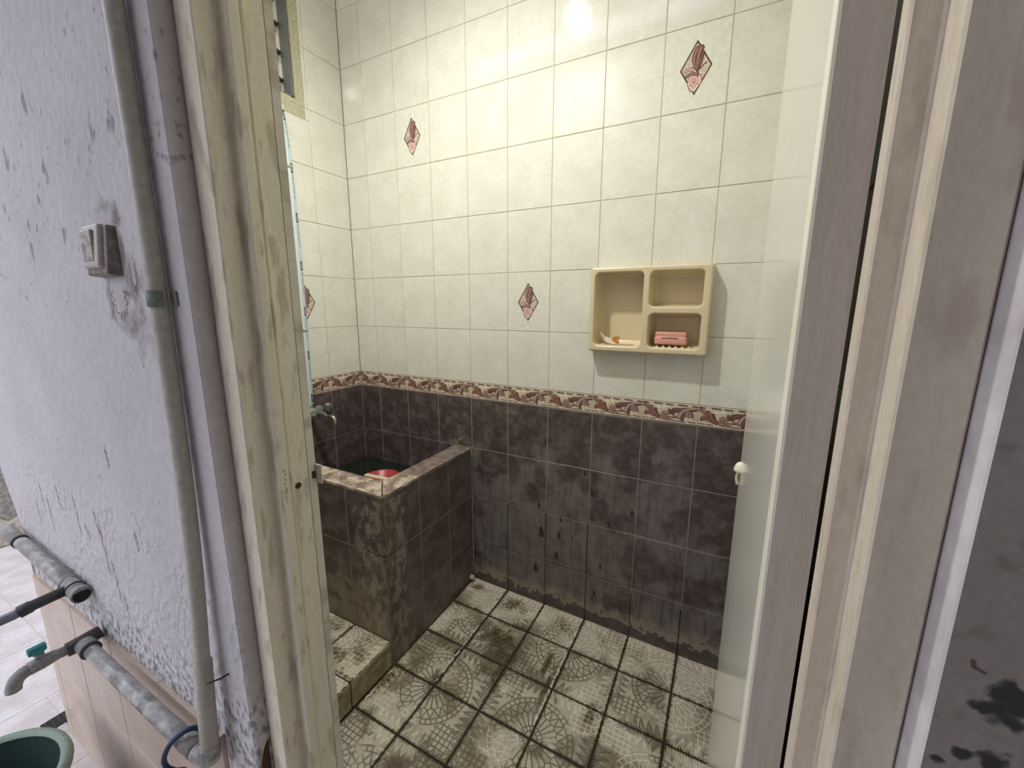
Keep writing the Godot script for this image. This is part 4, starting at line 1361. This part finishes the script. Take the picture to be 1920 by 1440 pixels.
func build_door() -> void:
	var f := setting("trim_1", "cream painted wooden door frame with rebate", "door frame")
	var left := chamfer([Vector2(0.970, 1.171), Vector2(0.970, 1.264), Vector2(1.012, 1.264), Vector2(1.012, 1.231), Vector2(1.035, 1.231), Vector2(1.035, 1.2155), Vector2(1.0315, 1.2135), Vector2(1.035, 1.2115), Vector2(1.035, 1.208), Vector2(1.024, 1.208), Vector2(1.024, 1.171)], 0.0016)
	var m := MB.new()
	m.post(left, 0.0, 2.13)
	part("jamb", m, M.jamb, f)
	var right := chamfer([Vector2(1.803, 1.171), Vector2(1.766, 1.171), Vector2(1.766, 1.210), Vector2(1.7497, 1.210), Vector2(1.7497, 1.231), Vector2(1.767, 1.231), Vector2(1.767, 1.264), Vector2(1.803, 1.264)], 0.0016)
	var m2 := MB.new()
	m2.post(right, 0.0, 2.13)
	part("jamb", m2, M.jamb_shaded, f)
	var h := MB.new()
	h.box(Vector3(1.012, 2.07, 1.171), Vector3(1.767, 2.13, 1.264))
	h.box(Vector3(1.035, 2.05, 1.208), Vector3(1.7497, 2.07, 1.231))
	part("head", h, M.jamb, f)
	var e := MB.new()
	e.box(Vector3(0.969, 0.0, ZI), Vector3(1.0235, 2.13, 1.1705))
	part("edge_strip", e, M.edge, f)
	# strike plate with its curled lip, and the screw below it
	var s := MB.new(true)
	s.rbox(Vector3(1.0248, 1.114, 1.1655), Vector3(0.002, 0.040, 0.014), 0.0009)
	s.rbox(Vector3(1.0320, 1.114, 1.1570), Vector3(0.016, 0.036, 0.0024), 0.001)
	part("strike_plate", s, M.edge, f)
	var s2 := MB.new(true)
	s2.rbox(Vector3(1.0255, 1.113, 1.163), Vector3(0.003, 0.014, 0.007), 0.0012)
	part("latch_hole", s2, M.rust, f)
	var sc := MB.new(true)
	sc.lathe(Vector3(1.024, 1.104, 1.193), Vector3.RIGHT, [[0.0055, 0.0], [0.0055, 0.001], [0.004, 0.002], [0.0, 0.0024]], 18)
	part("screw", sc, M.rust, f)
	# pencilled marks up the stop
	var pm := MB.new()
	var y := 1.088
	for k in 8:
		var z := 1.2225 + 0.0012 * sin(k * 1.9)
		pm.box(Vector3(1.0349, y, z), Vector3(1.0352, y + 0.004, z + 0.0008))
		if k % 2 == 0:
			pm.box(Vector3(1.0349, y + 0.0032, z - 0.002), Vector3(1.0352, y + 0.004, z))
		else:
			pm.box(Vector3(1.0349, y, z - 0.0022), Vector3(1.0352, y + 0.0008, z))
			pm.box(Vector3(1.0349, y + 0.002, z - 0.0016), Vector3(1.0352, y + 0.0028, z))
		y += 0.0078
	part("pencil_mark", pm, M.pencil, f)

	var d := setting("door_1", "white glossy plastic door swung open into the wash room", "door")
	d.position = Vector3(1.721, 0.0, 1.160)
	d.rotation.y = -0.0083
	var lf := MB.new()
	lf.post(chamfer([Vector2(0.0, -0.70), Vector2(0.0, 0.0), Vector2(0.0365, 0.0), Vector2(0.0365, -0.70)], 0.0018), 0.012, 2.045)
	part("leaf", lf, M.leaf, d)
	var ed := MB.new()
	ed.post(chamfer([Vector2(-0.0012, -0.026), Vector2(-0.0012, 0.0006), Vector2(0.003, 0.0006), Vector2(0.003, -0.026)], 0.0008), 0.012, 2.045)
	part("edge_strip", ed, M.white_plastic, d)
	var en := MB.new()
	en.box(Vector3(0.0032, 0.012, 0.0), Vector3(0.036, 2.045, 0.0012))
	part("hinge_stile", en, M.stile, d)
	# knob with a hanging pull near the free edge
	var k := MB.new(true)
	var prof: Array = []
	for i in 9:
		var q := PI / 2 * i / 8.0
		prof.append([0.0145 * cos(q), 0.024 * sin(q)])
	prof.push_front([0.0, 0.0])
	k.lathe(Vector3(-0.0008, 1.006, -0.672), Vector3.UP, prof, 24)
	var knob := part("knob", k, M.white_plastic, d)
	var pl := MB.new(true)
	pl.tube(smooth_path([Vector3(-0.004, 1.008, -0.672), Vector3(-0.0055, 0.998, -0.672), Vector3(-0.0065, 0.985, -0.672), Vector3(-0.0035, 0.970, -0.672)]), [0.0036])
	part("pull", pl, M.cream_plastic, knob)

func build_tub() -> void:
	var t := thing("water_tub", "square built-in water tub faced with dark mouldy tiles", "tub", Vector3(0.23, 0, 0.3))
	var o := -Vector3(0.23, 0, 0.3)
	var top := 0.727
	var b := MB.new()
	b.box(Vector3(0.5015, -0.02, 0.002) + o, Vector3(0.5992, top - 0.001, 0.5992) + o)
	b.box(Vector3(XL + 0.002, -0.02, 0.5015) + o, Vector3(0.5992, top - 0.001, 0.5992) + o)
	part("core", b, M.grout_tub, t)
	var fl := MB.new()
	fl.box(Vector3(XL + 0.002, 0.03, 0.002) + o, Vector3(0.51, 0.06, 0.51) + o)
	part("bottom", fl, M.dark_plain, t)
	var ys := [0.227, 0.477, top - 0.009]
	# front, facing the door
	var xs := [XL + 0.002, 0.0, 0.2, 0.4, 0.6]
	for i in 4:
		for j in 3:
			var y0: float = 0.112 if j == 0 else ys[j - 1]
			rect_tile("front_tile", t, M.tub_front, Vector3(xs[i], y0, 0.6) + o, Vector3(xs[i + 1] - xs[i], 0, 0), Vector3(0, ys[j] - y0, 0), 0.0034, Vector3(-0.14, 0.74, 0) + o, Vector3(1 / 0.74, 0, 0), Vector3(0, -1 / 0.74, 0))
	# side, facing the room
	var zs := [0.6, 0.4, 0.2, 0.001]
	for i in 3:
		for j in 3:
			var y0: float = -0.015 if j == 0 else ys[j - 1]
			rect_tile("side_tile", t, M.tub_side, Vector3(0.6, y0, zs[i]) + o, Vector3(0, 0, zs[i + 1] - zs[i]), Vector3(0, ys[j] - y0, 0), 0.003, Vector3(0, 0.74, 0.6) + o, Vector3(0, 0, -1 / 0.6), Vector3(0, -1 / 0.74, 0))
	# insides
	for i in 3:
		rect_tile("inner_tile", t, M.dark_plain, Vector3(0.5, 0.06, [0.001, 0.2, 0.4][i]) + o, Vector3(0, 0, [0.199, 0.2, 0.1][i]), Vector3(0, top - 0.07, 0), 0.003, o, Vector3(0, 0, 1), Vector3(0, 1, 0))
		rect_tile("inner_tile", t, M.dark_plain, Vector3([0.5, 0.4, 0.2][i], 0.06, 0.5) + o, Vector3(-[0.1, 0.2, 0.2][i], 0, 0), Vector3(0, top - 0.07, 0), 0.003, o, Vector3(1, 0, 0), Vector3(0, 1, 0))
	# tiles on the rim, mitred at the free corner
	var up := Vector3.UP
	var g := 0.0016
	for q in [[[XL + 0.002, 0.6], [0.2 - g, 0.6], [0.2 - g, 0.5], [XL + 0.002, 0.5]], [[0.2 + g, 0.6], [0.4 - g, 0.6], [0.4 - g, 0.5], [0.2 + g, 0.5]], [[0.4 + g, 0.6], [0.6 - g, 0.6], [0.5 - g, 0.5], [0.4 + g, 0.5]],
			[[0.6, 0.6 - g], [0.6, 0.4 + g], [0.5, 0.4 + g], [0.5, 0.5 - g]], [[0.6, 0.4 - g], [0.6, 0.2 + g], [0.5, 0.2 + g], [0.5, 0.4 - g]], [[0.6, 0.2 - g], [0.6, 0.001], [0.5, 0.001], [0.5, 0.2 - g]]]:
		var pts: Array = []
		for p in q:
			pts.append(Vector3(p[0], top + rng.randf_range(-0.0005, 0.0005), p[1]) + o)
		var r := MB.new()
		r.slab(pts, up, 0.009, 0.0014, Vector3.ZERO, Vector3.RIGHT, Vector3.BACK)
		part("rim_tile", r, M.rim_brown if q[1][1] < 0.3 else M.rim, t)
	var w := MB.new()
	w.box(Vector3(XL + 0.001, 0.07, 0.001) + o, Vector3(0.4995, 0.552, 0.4995) + o)
	part("water", w, M.water, t)
	# mastic run down the corner and the stub of the drain
	var mb := MB.new(true)
	var pth: Array = []
	for k in 12:
		pth.append(Vector3(0.6025 + 0.0012 * sin(k * 1.7), 0.72 - k * 0.0645, 0.0075) + o)
	mb.tube(pth, [0.004, 0.003, 0.0035, 0.003, 0.005, 0.004, 0.0035, 0.004, 0.005, 0.004, 0.006, 0.006], 8)
	part("mastic_bead", mb, M.mastic, t)
	var dr := MB.new(true)
	dr.lathe(Vector3(0.598, 0.030, 0.030) + o, Vector3(0.9, 0.1, 0.2).normalized(), [[0.013, 0.0], [0.013, 0.018], [0.010, 0.022], [0.0, 0.022]], 16)
	part("drain_stub", dr, M.fitting, t)

	var d := thing("water_dipper", "round red plastic dipper with cream handle floating in the water tub", "dipper", Vector3(0.285, 0.556, 0.30))
	var c := MB.new(true)
	c.lathe(Vector3(0, -0.03, 0), Vector3.UP, [[0.0, 0.0], [0.066, 0.0], [0.072, 0.006], [0.083, 0.092], [0.088, 0.094], [0.088, 0.099], [0.080, 0.099], [0.069, 0.010], [0.0, 0.008]], 36)
	part("bowl", c, M.red, d)
	var hd := MB.new(true)
	hd.rbox(Vector3(0.0, 0.073, 0.020), Vector3(0.150, 0.008, 0.024), 0.0028, Basis(Vector3.UP, 0.07))
	part("handle", hd, M.cream_plastic, d)

func build_shelf() -> void:
	# glazed shelf let into the wall: one cast piece with three pockets
	var x0 := 1.187
	var x1 := 1.610
	var y0 := 1.2405
	var y1 := 1.5575
	var t := thing("soap_shelf", "beige glazed ceramic soap shelf with three pockets on the white tiles", "shelf", Vector3((x0 + x1) * 0.5, y0, 0.0))
	var o := Vector3((x0 + x1) * 0.5, y0, 0.0)
	var D := 0.055
	var pockets := [[1.209, 1.266, 1.383, 1.535, 0.016], [1.409, 1.413, 1.583, 1.535, 0.016], [1.411, 1.266, 1.583, 1.386, 0.016]]
	var rr := func(x: float, y: float, q: Array) -> float:
		var hx: float = (q[2] - q[0]) * 0.5 - q[4]
		var hy: float = (q[3] - q[1]) * 0.5 - q[4]
		var dx: float = absf(x - (q[0] + q[2]) * 0.5) - hx
		var dy: float = absf(y - (q[1] + q[3]) * 0.5) - hy
		return Vector2(maxf(dx, 0.0), maxf(dy, 0.0)).length() + minf(maxf(dx, dy), 0.0) - q[4]
	var step := 0.002
	var nx := int((x1 - x0) / step)
	var ny := int((y1 - y0) / step)
	var g: Array = []
	for j in ny + 1:
		var row: Array = []
		for i in nx + 1:
			var x := x0 + (x1 - x0) * i / nx
			var y := y0 + (y1 - y0) * j / ny
			var de: float = -rr.call(x, y, [x0, y0, x1, y1, 0.012])
			var z := D
			if de < 0.009:
				var q := clampf(1.0 - de / 0.009, 0.0, 1.0)
				z = D - 0.012 * (1.0 - sqrt(maxf(0.0, 1.0 - q * q))) if de > 0.0 else 0.0
			for p in pockets:
				var d: float = -rr.call(x, y, p)
				if d > -0.005:
					var k := clampf((d + 0.005) / 0.022, 0.0, 1.0)
					var deep := 0.088 * (1.0 - pow(1.0 - k, 2.4))
					if d < 0.002:
						var s := (d + 0.005) / 0.007
						deep = minf(deep, 0.030 * s * s)
					z = minf(z, D - deep)
			row.append(Vector3(x, y, z) - o)
		g.append(row)
	var m := MB.new(true)
	for j in ny:
		for i in nx:
			m.quad(g[j][i], g[j][i + 1], g[j + 1][i + 1], g[j + 1][i])
	# its sides down to the tiles
	for i in nx:
		m.quad(Vector3(g[0][i].x, g[0][i].y, -0.002), Vector3(g[0][i + 1].x, g[0][i].y, -0.002), g[0][i + 1], g[0][i])
		m.quad(g[ny][i], g[ny][i + 1], Vector3(g[ny][i + 1].x, g[ny][i].y, -0.002), Vector3(g[ny][i].x, g[ny][i].y, -0.002))
	part("body", m, M.ceramic, t)
	for k in 6:
		var r := MB.new()
		var cx := 1.443 + k * 0.0215
		var ra := [Vector3(cx - 0.0105, 1.2625, 0.046) - o, Vector3(cx + 0.0105, 1.2625, 0.046) - o, Vector3(cx, 1.2735, 0.043) - o]
		var rb := [Vector3(cx - 0.0105, 1.2655, -0.020) - o, Vector3(cx + 0.0105, 1.2655, -0.020) - o, Vector3(cx, 1.2735, -0.020) - o]
		r.tri(ra[0], ra[1], ra[2])
		r.quad(ra[1], rb[1], rb[2], ra[2])
		r.quad(rb[0], ra[0], ra[2], rb[2])
		part("ridge", r, M.ceramic, t)

	var sb := thing("soap_box", "dusty pink plastic soap box in the shelf's lower pocket", "soap box", Vector3(1.487, 1.276, 0.016))
	sb.rotation.y = -0.03
	var a := MB.new(true)
	a.rbox(Vector3(0, 0.0155, 0), Vector3(0.110, 0.031, 0.050), 0.008)
	part("tray", a, M.pink, sb)
	var l := MB.new(true)
	l.rbox(Vector3(0, 0.0365, -0.001), Vector3(0.105, 0.018, 0.047), 0.004)
	part("lid", l, M.pink, sb)
	var sl := MB.new(true)
	sl.rbox(Vector3(0.0, 0.0245, 0.0242), Vector3(0.058, 0.0034, 0.003), 0.0012)
	part("slot", sl, M.black, sb)

	var pk := thing("torn_sachet", "torn white sachet with orange end lying in the shelf's tall pocket", "packet", Vector3(1.278, 1.268, 0.018))
	pk.scale = Vector3.ONE * 1.2
	var w := MB.new()
	var pts := [[Vector3(-0.046, 0.040, -0.004), Vector3(-0.040, 0.034, 0.012)], [Vector3(-0.030, 0.024, -0.010), Vector3(-0.026, 0.012, 0.014)], [Vector3(-0.010, 0.018, -0.012), Vector3(-0.008, 0.004, 0.016)], [Vector3(0.010, 0.004, -0.010), Vector3(0.014, 0.002, 0.014)], [Vector3(0.040, 0.006, -0.006), Vector3(0.042, 0.003, 0.010)], [Vector3(0.062, 0.003, -0.004), Vector3(0.064, 0.004, 0.008)]]
	for i in 5:
		var q: Array = pts[i]
		var s: Array = pts[i + 1]
		var th := Vector3(0, 0.0016, 0)
		w.quad(q[1], s[1], s[0], q[0])
		w.quad(q[0] - th, s[0] - th, s[1] - th, q[1] - th)
		w.quad(q[1] - th, s[1] - th, s[1], q[1])
		w.quad(s[0] - th, q[0] - th, q[0], s[0])
	part("wrapper", w, M.paper, pk)
	var og := MB.new()
	og.slab([Vector3(0.000, 0.006, 0.003), Vector3(0.020, 0.003, 0.006), Vector3(0.016, 0.014, 0.002), Vector3(0.019, 0.024, -0.003), Vector3(0.006, 0.026, -0.002), Vector3(-0.006, 0.020, 0.0)], Vector3(0.1, 0.2, 0.97).normalized(), 0.006, 0.001, Vector3.ZERO, Vector3.RIGHT, Vector3.UP)
	part("orange_end", og, M.orange, pk)

func build_tub_faucet() -> void:
	var p := thing("water_pipe", "white plastic water pipe with dark print running down the left wall", "pipe", Vector3(-0.115, 0.92, 0.343))
	var o := Vector3(-0.115, 0.92, 0.343)
	var m := MB.new(true)
	m.tube(smooth_path([Vector3(-0.115, 2.262, 0.355) - o, Vector3(-0.117, 2.047, 0.337) - o, Vector3(-0.118, 1.64, 0.331) - o, Vector3(-0.117, 1.195, 0.337) - o, Vector3(-0.115, 0.925, 0.343) - o], 8), [0.0125], 18)
	part("tube", m, M.pipe_print, p)
	for y in [2.02, 1.30]:
		var c := MB.new(true)
		c.lathe(Vector3(-0.1172, y, 0.337) - o, Vector3.UP, [[0.0, -0.006], [0.0136, -0.006], [0.0138, 0.006], [0.0, 0.006]], 18)
		part("collar", c, M.fitting, p)
	var f := thing("tub_faucet", "small chrome faucet with grey knob over the water tub", "faucet", Vector3(-0.115, 0.905, 0.343))
	var k := MB.new(true)
	k.rbox(Vector3(0.0, 0.0, 0.0), Vector3(0.031, 0.020, 0.031), 0.005)
	part("elbow", k, M.fitting, f)
	var el := MB.new(true)
	el.tube(smooth_path([Vector3(0.0, 0.02, 0.0), Vector3(0.0, -0.012, 0.0), Vector3(0.010, -0.024, 0.0), Vector3(0.036, -0.012, 0.0)]), [0.012, 0.012, 0.0115, 0.011], 14)
	part("nipple", el, M.fitting, f)
	var ds := MB.new(true)
	ds.lathe(Vector3(0.058, 0.008, 0.0), Vector3.RIGHT, [[0.0, 0.0], [0.026, 0.0], [0.027, 0.0012], [0.026, 0.0024], [0.011, 0.006], [0.0, 0.006]], 28)
	part("wall_plate", ds, M.clear_disc, f)
	var bd := MB.new(true)
	bd.tube([Vector3(0.05, -0.002, 0), Vector3(0.075, -0.004, 0), Vector3(0.10, -0.006, 0), Vector3(0.125, -0.004, 0)], [0.010, 0.012, 0.013, 0.012], 14)
	part("body", bd, M.chrome, f)
	var sp := MB.new(true)
	sp.tube(smooth_path([Vector3(0.115, -0.006, 0), Vector3(0.140, -0.008, 0.0), Vector3(0.158, -0.014, 0.0), Vector3(0.167, -0.028, 0.0), Vector3(0.168, -0.044, 0.0)]), [0.011, 0.0095, 0.009, 0.008, 0.0085], 14)
	part("spout", sp, M.chrome, f)
	var kn := MB.new(true)
	kn.lathe(Vector3(0.125, 0.006, 0.0), Vector3.UP, [[0.0, 0.0], [0.009, 0.0], [0.009, 0.006], [0.021, 0.007], [0.022, 0.010], [0.0215, 0.038], [0.018, 0.042], [0.0, 0.043]], 24)
	var kb := part("knob", kn, M.knob, f)
	var cp := MB.new(true)
	cp.lathe(Vector3(0.125, 0.0485, 0.0), Vector3.UP, [[0.0, 0.0], [0.014, 0.0], [0.014, 0.0025], [0.0, 0.004]], 24)
	part("cap", cp, M.chrome, kb)

func build_wall_pipes() -> void:
	# upright pipe beside the door
	var v := thing("drop_pipe", "grimy grey plastic pipe running down beside the door frame", "pipe", Vector3(0.867, 0.57, 1.319))
	var o := Vector3(0.867, 0.57, 1.319)
	var m := MB.new(true)
	m.tube(smooth_path([Vector3(0.913, 2.9, 1.3035) - o, Vector3(0.911, 2.1, 1.3035) - o, Vector3(0.905, 1.45, 1.3035) - o, Vector3(0.896, 1.05, 1.306) - o, Vector3(0.879, 0.76, 1.314) - o, Vector3(0.868, 0.575, 1.319) - o], 8), [0.0118], 18)
	part("tube", m, M.pvc, v)
	var c := MB.new(true)
	c.tube([Vector3(0.8805, 0.782, 1.3132) - o, Vector3(0.874, 0.68, 1.3165) - o, Vector3(0.867, 0.565, 1.3195) - o], [0.0145, 0.0145, 0.015], 18)
	part("socket", c, M.pvc, v)
	var cl := thing("pipe_clip", "green-painted saddle clip holding the grey pipe to the wall", "clip", Vector3(0.905, 1.423, 1.3035))
	var k := MB.new(true)
	var arc: Array = []
	for i in 15:
		var a := PI * i / 14.0
		arc.append(Vector2(-cos(a), sin(a)))
	for i in 14:
		var a: Vector2 = arc[i] * 0.0145
		var b: Vector2 = arc[i + 1] * 0.0145
		var ai: Vector2 = arc[i] * 0.0123
		var bi: Vector2 = arc[i + 1] * 0.0123
		var h := Vector3(0, 0.012, 0)
		k.quad(Vector3(a.x, 0, a.y) - h, Vector3(b.x, 0, b.y) - h, Vector3(b.x, 0, b.y) + h, Vector3(a.x, 0, a.y) + h)
		k.quad(Vector3(bi.x, 0, bi.y) - h, Vector3(ai.x, 0, ai.y) - h, Vector3(ai.x, 0, ai.y) + h, Vector3(bi.x, 0, bi.y) + h)
		k.quad(Vector3(ai.x, 0, ai.y) + h, Vector3(a.x, 0, a.y) + h, Vector3(b.x, 0, b.y) + h, Vector3(bi.x, 0, bi.y) + h)
		k.quad(Vector3(a.x, 0, a.y) - h, Vector3(ai.x, 0, ai.y) - h, Vector3(bi.x, 0, bi.y) - h, Vector3(b.x, 0, b.y) - h)
	part("strap", k, M.clip, cl)
	var tab := MB.new(true)
	tab.rbox(Vector3(-0.024, 0, -0.012), Vector3(0.024, 0.022, 0.003), 0.0012)
	part("tab", tab, M.clip, cl)
	var tab2 := MB.new(true)
	tab2.rbox(Vector3(0.020, 0, -0.012), Vector3(0.014, 0.022, 0.003), 0.0012)
	part("tab", tab2, M.clip, cl)
	var sc := MB.new(true)
	sc.lathe(Vector3(-0.034, 0, -0.0135), Vector3.BACK, [[0.005, 0.0], [0.005, 0.003], [0.003, 0.005], [0.0, 0.005]], 14)
	part("screw", sc, M.black, cl)

	# pipe that feeds the outside faucet
	var r := thing("feed_pipe", "tape-wrapped grey pipe running along the tiles to the outside faucet", "pipe", Vector3(0.316, 0.592, 1.331))
	var ro := Vector3(0.316, 0.592, 1.331)
	var q := MB.new(true)
	q.tube([Vector3(0.345, 0.592, 1.331) - ro, Vector3(0.5, 0.589, 1.331) - ro, Vector3(0.7, 0.583, 1.330) - ro, Vector3(0.835, 0.578, 1.328) - ro], [0.015, 0.0152, 0.0155, 0.0165], 18)
	part("tube", q, M.taped, r)
	var e := MB.new(true)
	e.tube(smooth_path([Vector3(0.80, 0.579, 1.328) - ro, Vector3(0.845, 0.574, 1.325) - ro, Vector3(0.866, 0.572, 1.321) - ro, Vector3(0.868, 0.60, 1.319) - ro]), [0.017, 0.0175, 0.0175, 0.017], 16)
	part("elbow", e, M.taped, r)
	var co := MB.new(true)
	co.tube([Vector3(0.332, 0.592, 1.331) - ro, Vector3(0.366, 0.592, 1.331) - ro], [0.0195, 0.0195], 18)
	part("collar", co, M.fitting_grey, r)
	var rg := MB.new(true)
	rg.tube([Vector3(0.364, 0.592, 1.331) - ro, Vector3(0.369, 0.592, 1.331) - ro], [0.0203, 0.0203], 18)
	part("ring", rg, M.dark_pipe, r)
	var tee := MB.new(true)
	tee.tube([Vector3(0.316, 0.597, 1.297) - ro, Vector3(0.316, 0.595, 1.311) - ro, Vector3(0.316, 0.592, 1.335) - ro, Vector3(0.316, 0.592, 1.358) - ro], [0.015, 0.0165, 0.0175, 0.0165], 18)
	part("tee", tee, M.dark_pipe, r)

	var f := thing("garden_faucet", "grey plastic outside faucet with a teal handle", "faucet", Vector3(0.316, 0.592, 1.358))
	var fb := MB.new(true)
	fb.tube([Vector3(0, 0, -0.004), Vector3(0, 0.002, 0.012), Vector3(0, 0.003, 0.022), Vector3(0, 0.003, 0.040), Vector3(0, 0.002, 0.062)], [0.0115, 0.0115, 0.0135, 0.0155, 0.0145], 16)
	part("body", fb, M.fitting_grey, f)
	var fs := MB.new(true)
	fs.tube(smooth_path([Vector3(0, 0.002, 0.055), Vector3(0, 0.0, 0.070), Vector3(0, -0.008, 0.082), Vector3(0, -0.022, 0.088), Vector3(0, -0.030, 0.089)]), [0.013, 0.0125, 0.012, 0.012, 0.0135], 16)
	part("spout", fs, M.fitting_grey, f)
	var stm := MB.new(true)
	stm.lathe(Vector3(0, 0.012, 0.042), Vector3.UP, [[0.0, 0.0], [0.008, 0.0], [0.008, 0.02], [0.0, 0.02]], 14)
	part("stem", stm, M.fitting_grey, f)
	var hd := MB.new(true)
	hd.rbox(Vector3(0, 0.040, 0.044), Vector3(0.014, 0.017, 0.030), 0.003)
	hd.rbox(Vector3(0, 0.0345, 0.044), Vector3(0.021, 0.010, 0.019), 0.003)
	part("handle", hd, M.teal, f)

	var u := thing("capped_pipe", "grey pipe along the wall with a capped end and dark branch", "pipe", Vector3(0.25, 0.708, 1.312))
	var uo := Vector3(0.25, 0.708, 1.312)
	var ut := MB.new(true)
	ut.tube([Vector3(-0.25, 0.735, 1.315) - uo, Vector3(-0.10, 0.728, 1.314) - uo, Vector3(0.10, 0.716, 1.313) - uo, Vector3(0.235, 0.709, 1.312) - uo], [0.0165], 18)
	part("tube", ut, M.taped, u)
	var ur := MB.new(true)
	ur.tube([Vector3(-0.13, 0.7295, 1.3142) - uo, Vector3(-0.118, 0.729, 1.3141) - uo], [0.019, 0.019], 18)
	part("ring", ur, M.black, u)
	var uf := MB.new(true)
	uf.tube([Vector3(0.222, 0.7095, 1.312) - uo, Vector3(0.282, 0.706, 1.312) - uo], [0.0185, 0.0185], 18)
	part("tee", uf, M.fitting_grey, u)
	for x in [0.224, 0.262]:
		var ug := MB.new(true)
		ug.tube([Vector3(x - 0.002, 0.708, 1.312) - uo, Vector3(x + 0.002, 0.708, 1.312) - uo], [0.0198, 0.0198], 18)
		part("ring", ug, M.black, u)
	var uc := MB.new(true)
	uc.tube([Vector3(0.282, 0.706, 1.312) - uo, Vector3(0.300, 0.705, 1.312) - uo], [0.020, 0.0195], 18)
	part("cap", uc, M.fitting_grey, u)
	var ub := MB.new(true)
	ub.lathe(Vector3(0.2985, 0.705, 1.312) - uo, Vector3.RIGHT, [[0.0165, 0.0], [0.0165, 0.002], [0.0, 0.0025]], 18)
	part("cap_face", ub, M.black, u)
	var br := MB.new(true)
	br.tube([Vector3(0.247, 0.708, 1.325) - uo, Vector3(0.248, 0.706, 1.383) - uo, Vector3(0.248, 0.706, 1.384) - uo, Vector3(0.249, 0.704, 1.404) - uo], [0.0125, 0.0125, 0.0145, 0.0145], 16)
	part("branch", br, M.dark_pipe, u)
	var bn := MB.new(true)
	bn.tube([Vector3(0.249, 0.704, 1.402) - uo, Vector3(0.249, 0.703, 1.412) - uo, Vector3(0.249, 0.702, 1.95) - uo, Vector3(0.249, 0.66, 1.98) - uo, Vector3(0.249, 0.0, 1.99) - uo], [0.010, 0.011, 0.011, 0.011, 0.011], 14)
	part("tail", bn, M.steel_pipe, u)

func build_small_things() -> void:
	# light switch hanging off the wall
	var s := thing("light_switch", "old grimy white light switch box on the plaster wall", "switch", Vector3(0.725, 1.501, ZO))
	s.rotation.x = -0.10
	var a := MB.new(true)
	a.rbox(Vector3(0, 0, 0.002), Vector3(0.080, 0.080, 0.028), 0.004)
	part("box", a, M.switch_body, s)
	var b := MB.new(true)
	b.rbox(Vector3(-0.004, 0.006, 0.016), Vector3(0.064, 0.070, 0.014), 0.005)
	part("cover", b, M.switch_face, s)
	var c := MB.new(true)
	c.rbox(Vector3(-0.006, 0.006, 0.0235), Vector3(0.040, 0.050, 0.005), 0.002, Basis(Vector3.RIGHT, 0.08))
	part("rocker", c, M.rocker, s)

	# nail beside the pipe
	var n := thing("nail", "dark bent nail in the plaster beside the grey pipe", "nail", Vector3(0.915, 0.752, ZO))
	var m := MB.new(true)
	m.tube([Vector3(0.0, 0, -0.01), Vector3(-0.004, 0.0, 0.012), Vector3(-0.016, -0.001, 0.030)], [0.0016, 0.0016, 0.0014], 8)
	part("shank", m, M.black, n)

	# blue hook over the feed pipe
	var h := thing("blue_hook", "dark blue plastic hook hung over the taped pipe", "hook", Vector3(0.80, 0.579, 1.3295))
	var q := MB.new(true)
	q.tube(smooth_path([Vector3(0.020, 0.012, -0.020), Vector3(0.018, 0.026, -0.014), Vector3(0.012, 0.031, -0.002), Vector3(0.002, 0.024, 0.014), Vector3(-0.006, 0.008, 0.026), Vector3(-0.012, -0.014, 0.032), Vector3(-0.012, -0.034, 0.030), Vector3(-0.002, -0.046, 0.022), Vector3(0.012, -0.046, 0.014), Vector3(0.022, -0.060, 0.012), Vector3(0.026, -0.085, 0.014)], 5), [0.0046], 10)
	part("wire", q, M.blue, h)
	var kn := MB.new(true)
	kn.rbox(Vector3(-0.020, -0.062, 0.030), Vector3(0.022, 0.020, 0.014), 0.005)
	part("clasp", kn, M.blue, h)

	# bucket under the faucet
	var bk := thing("bucket", "dark green plastic bucket under the outside faucet", "bucket", Vector3(0.19, 0.0, 1.545))
	var w := MB.new(true)
	w.lathe(Vector3(0, 0.0, 0), Vector3.UP, [[0.0, 0.0], [0.125, 0.0], [0.128, 0.006], [0.166, 0.274], [0.160, 0.274], [0.122, 0.008], [0.0, 0.006]], 48)
	part("pail", w, M.bucket, bk)
	var rim := MB.new(true)
	rim.lathe(Vector3(0, 0.258, 0), Vector3.UP, [[0.164, 0.0], [0.180, 0.0], [0.1815, 0.006], [0.179, 0.020], [0.172, 0.025], [0.162, 0.024], [0.158, 0.016]], 48)
	part("rim", rim, M.bucket_rim, bk)
	var d := thing("floor_drain", "dark square floor drain by the wall corner", "drain", Vector3(-0.268, 0.0, 1.31))
	var g := MB.new()
	g.box(Vector3(-0.03, -0.002, -0.03), Vector3(0.03, 0.0012, 0.03))
	part("cover", g, M.black, d)
	for k in 4:
		var bar := MB.new()
		bar.box(Vector3(-0.028, 0.0012, -0.024 + k * 0.014), Vector3(0.028, 0.0026, -0.020 + k * 0.014))
		part("bar", bar, M.dark_metal, d)
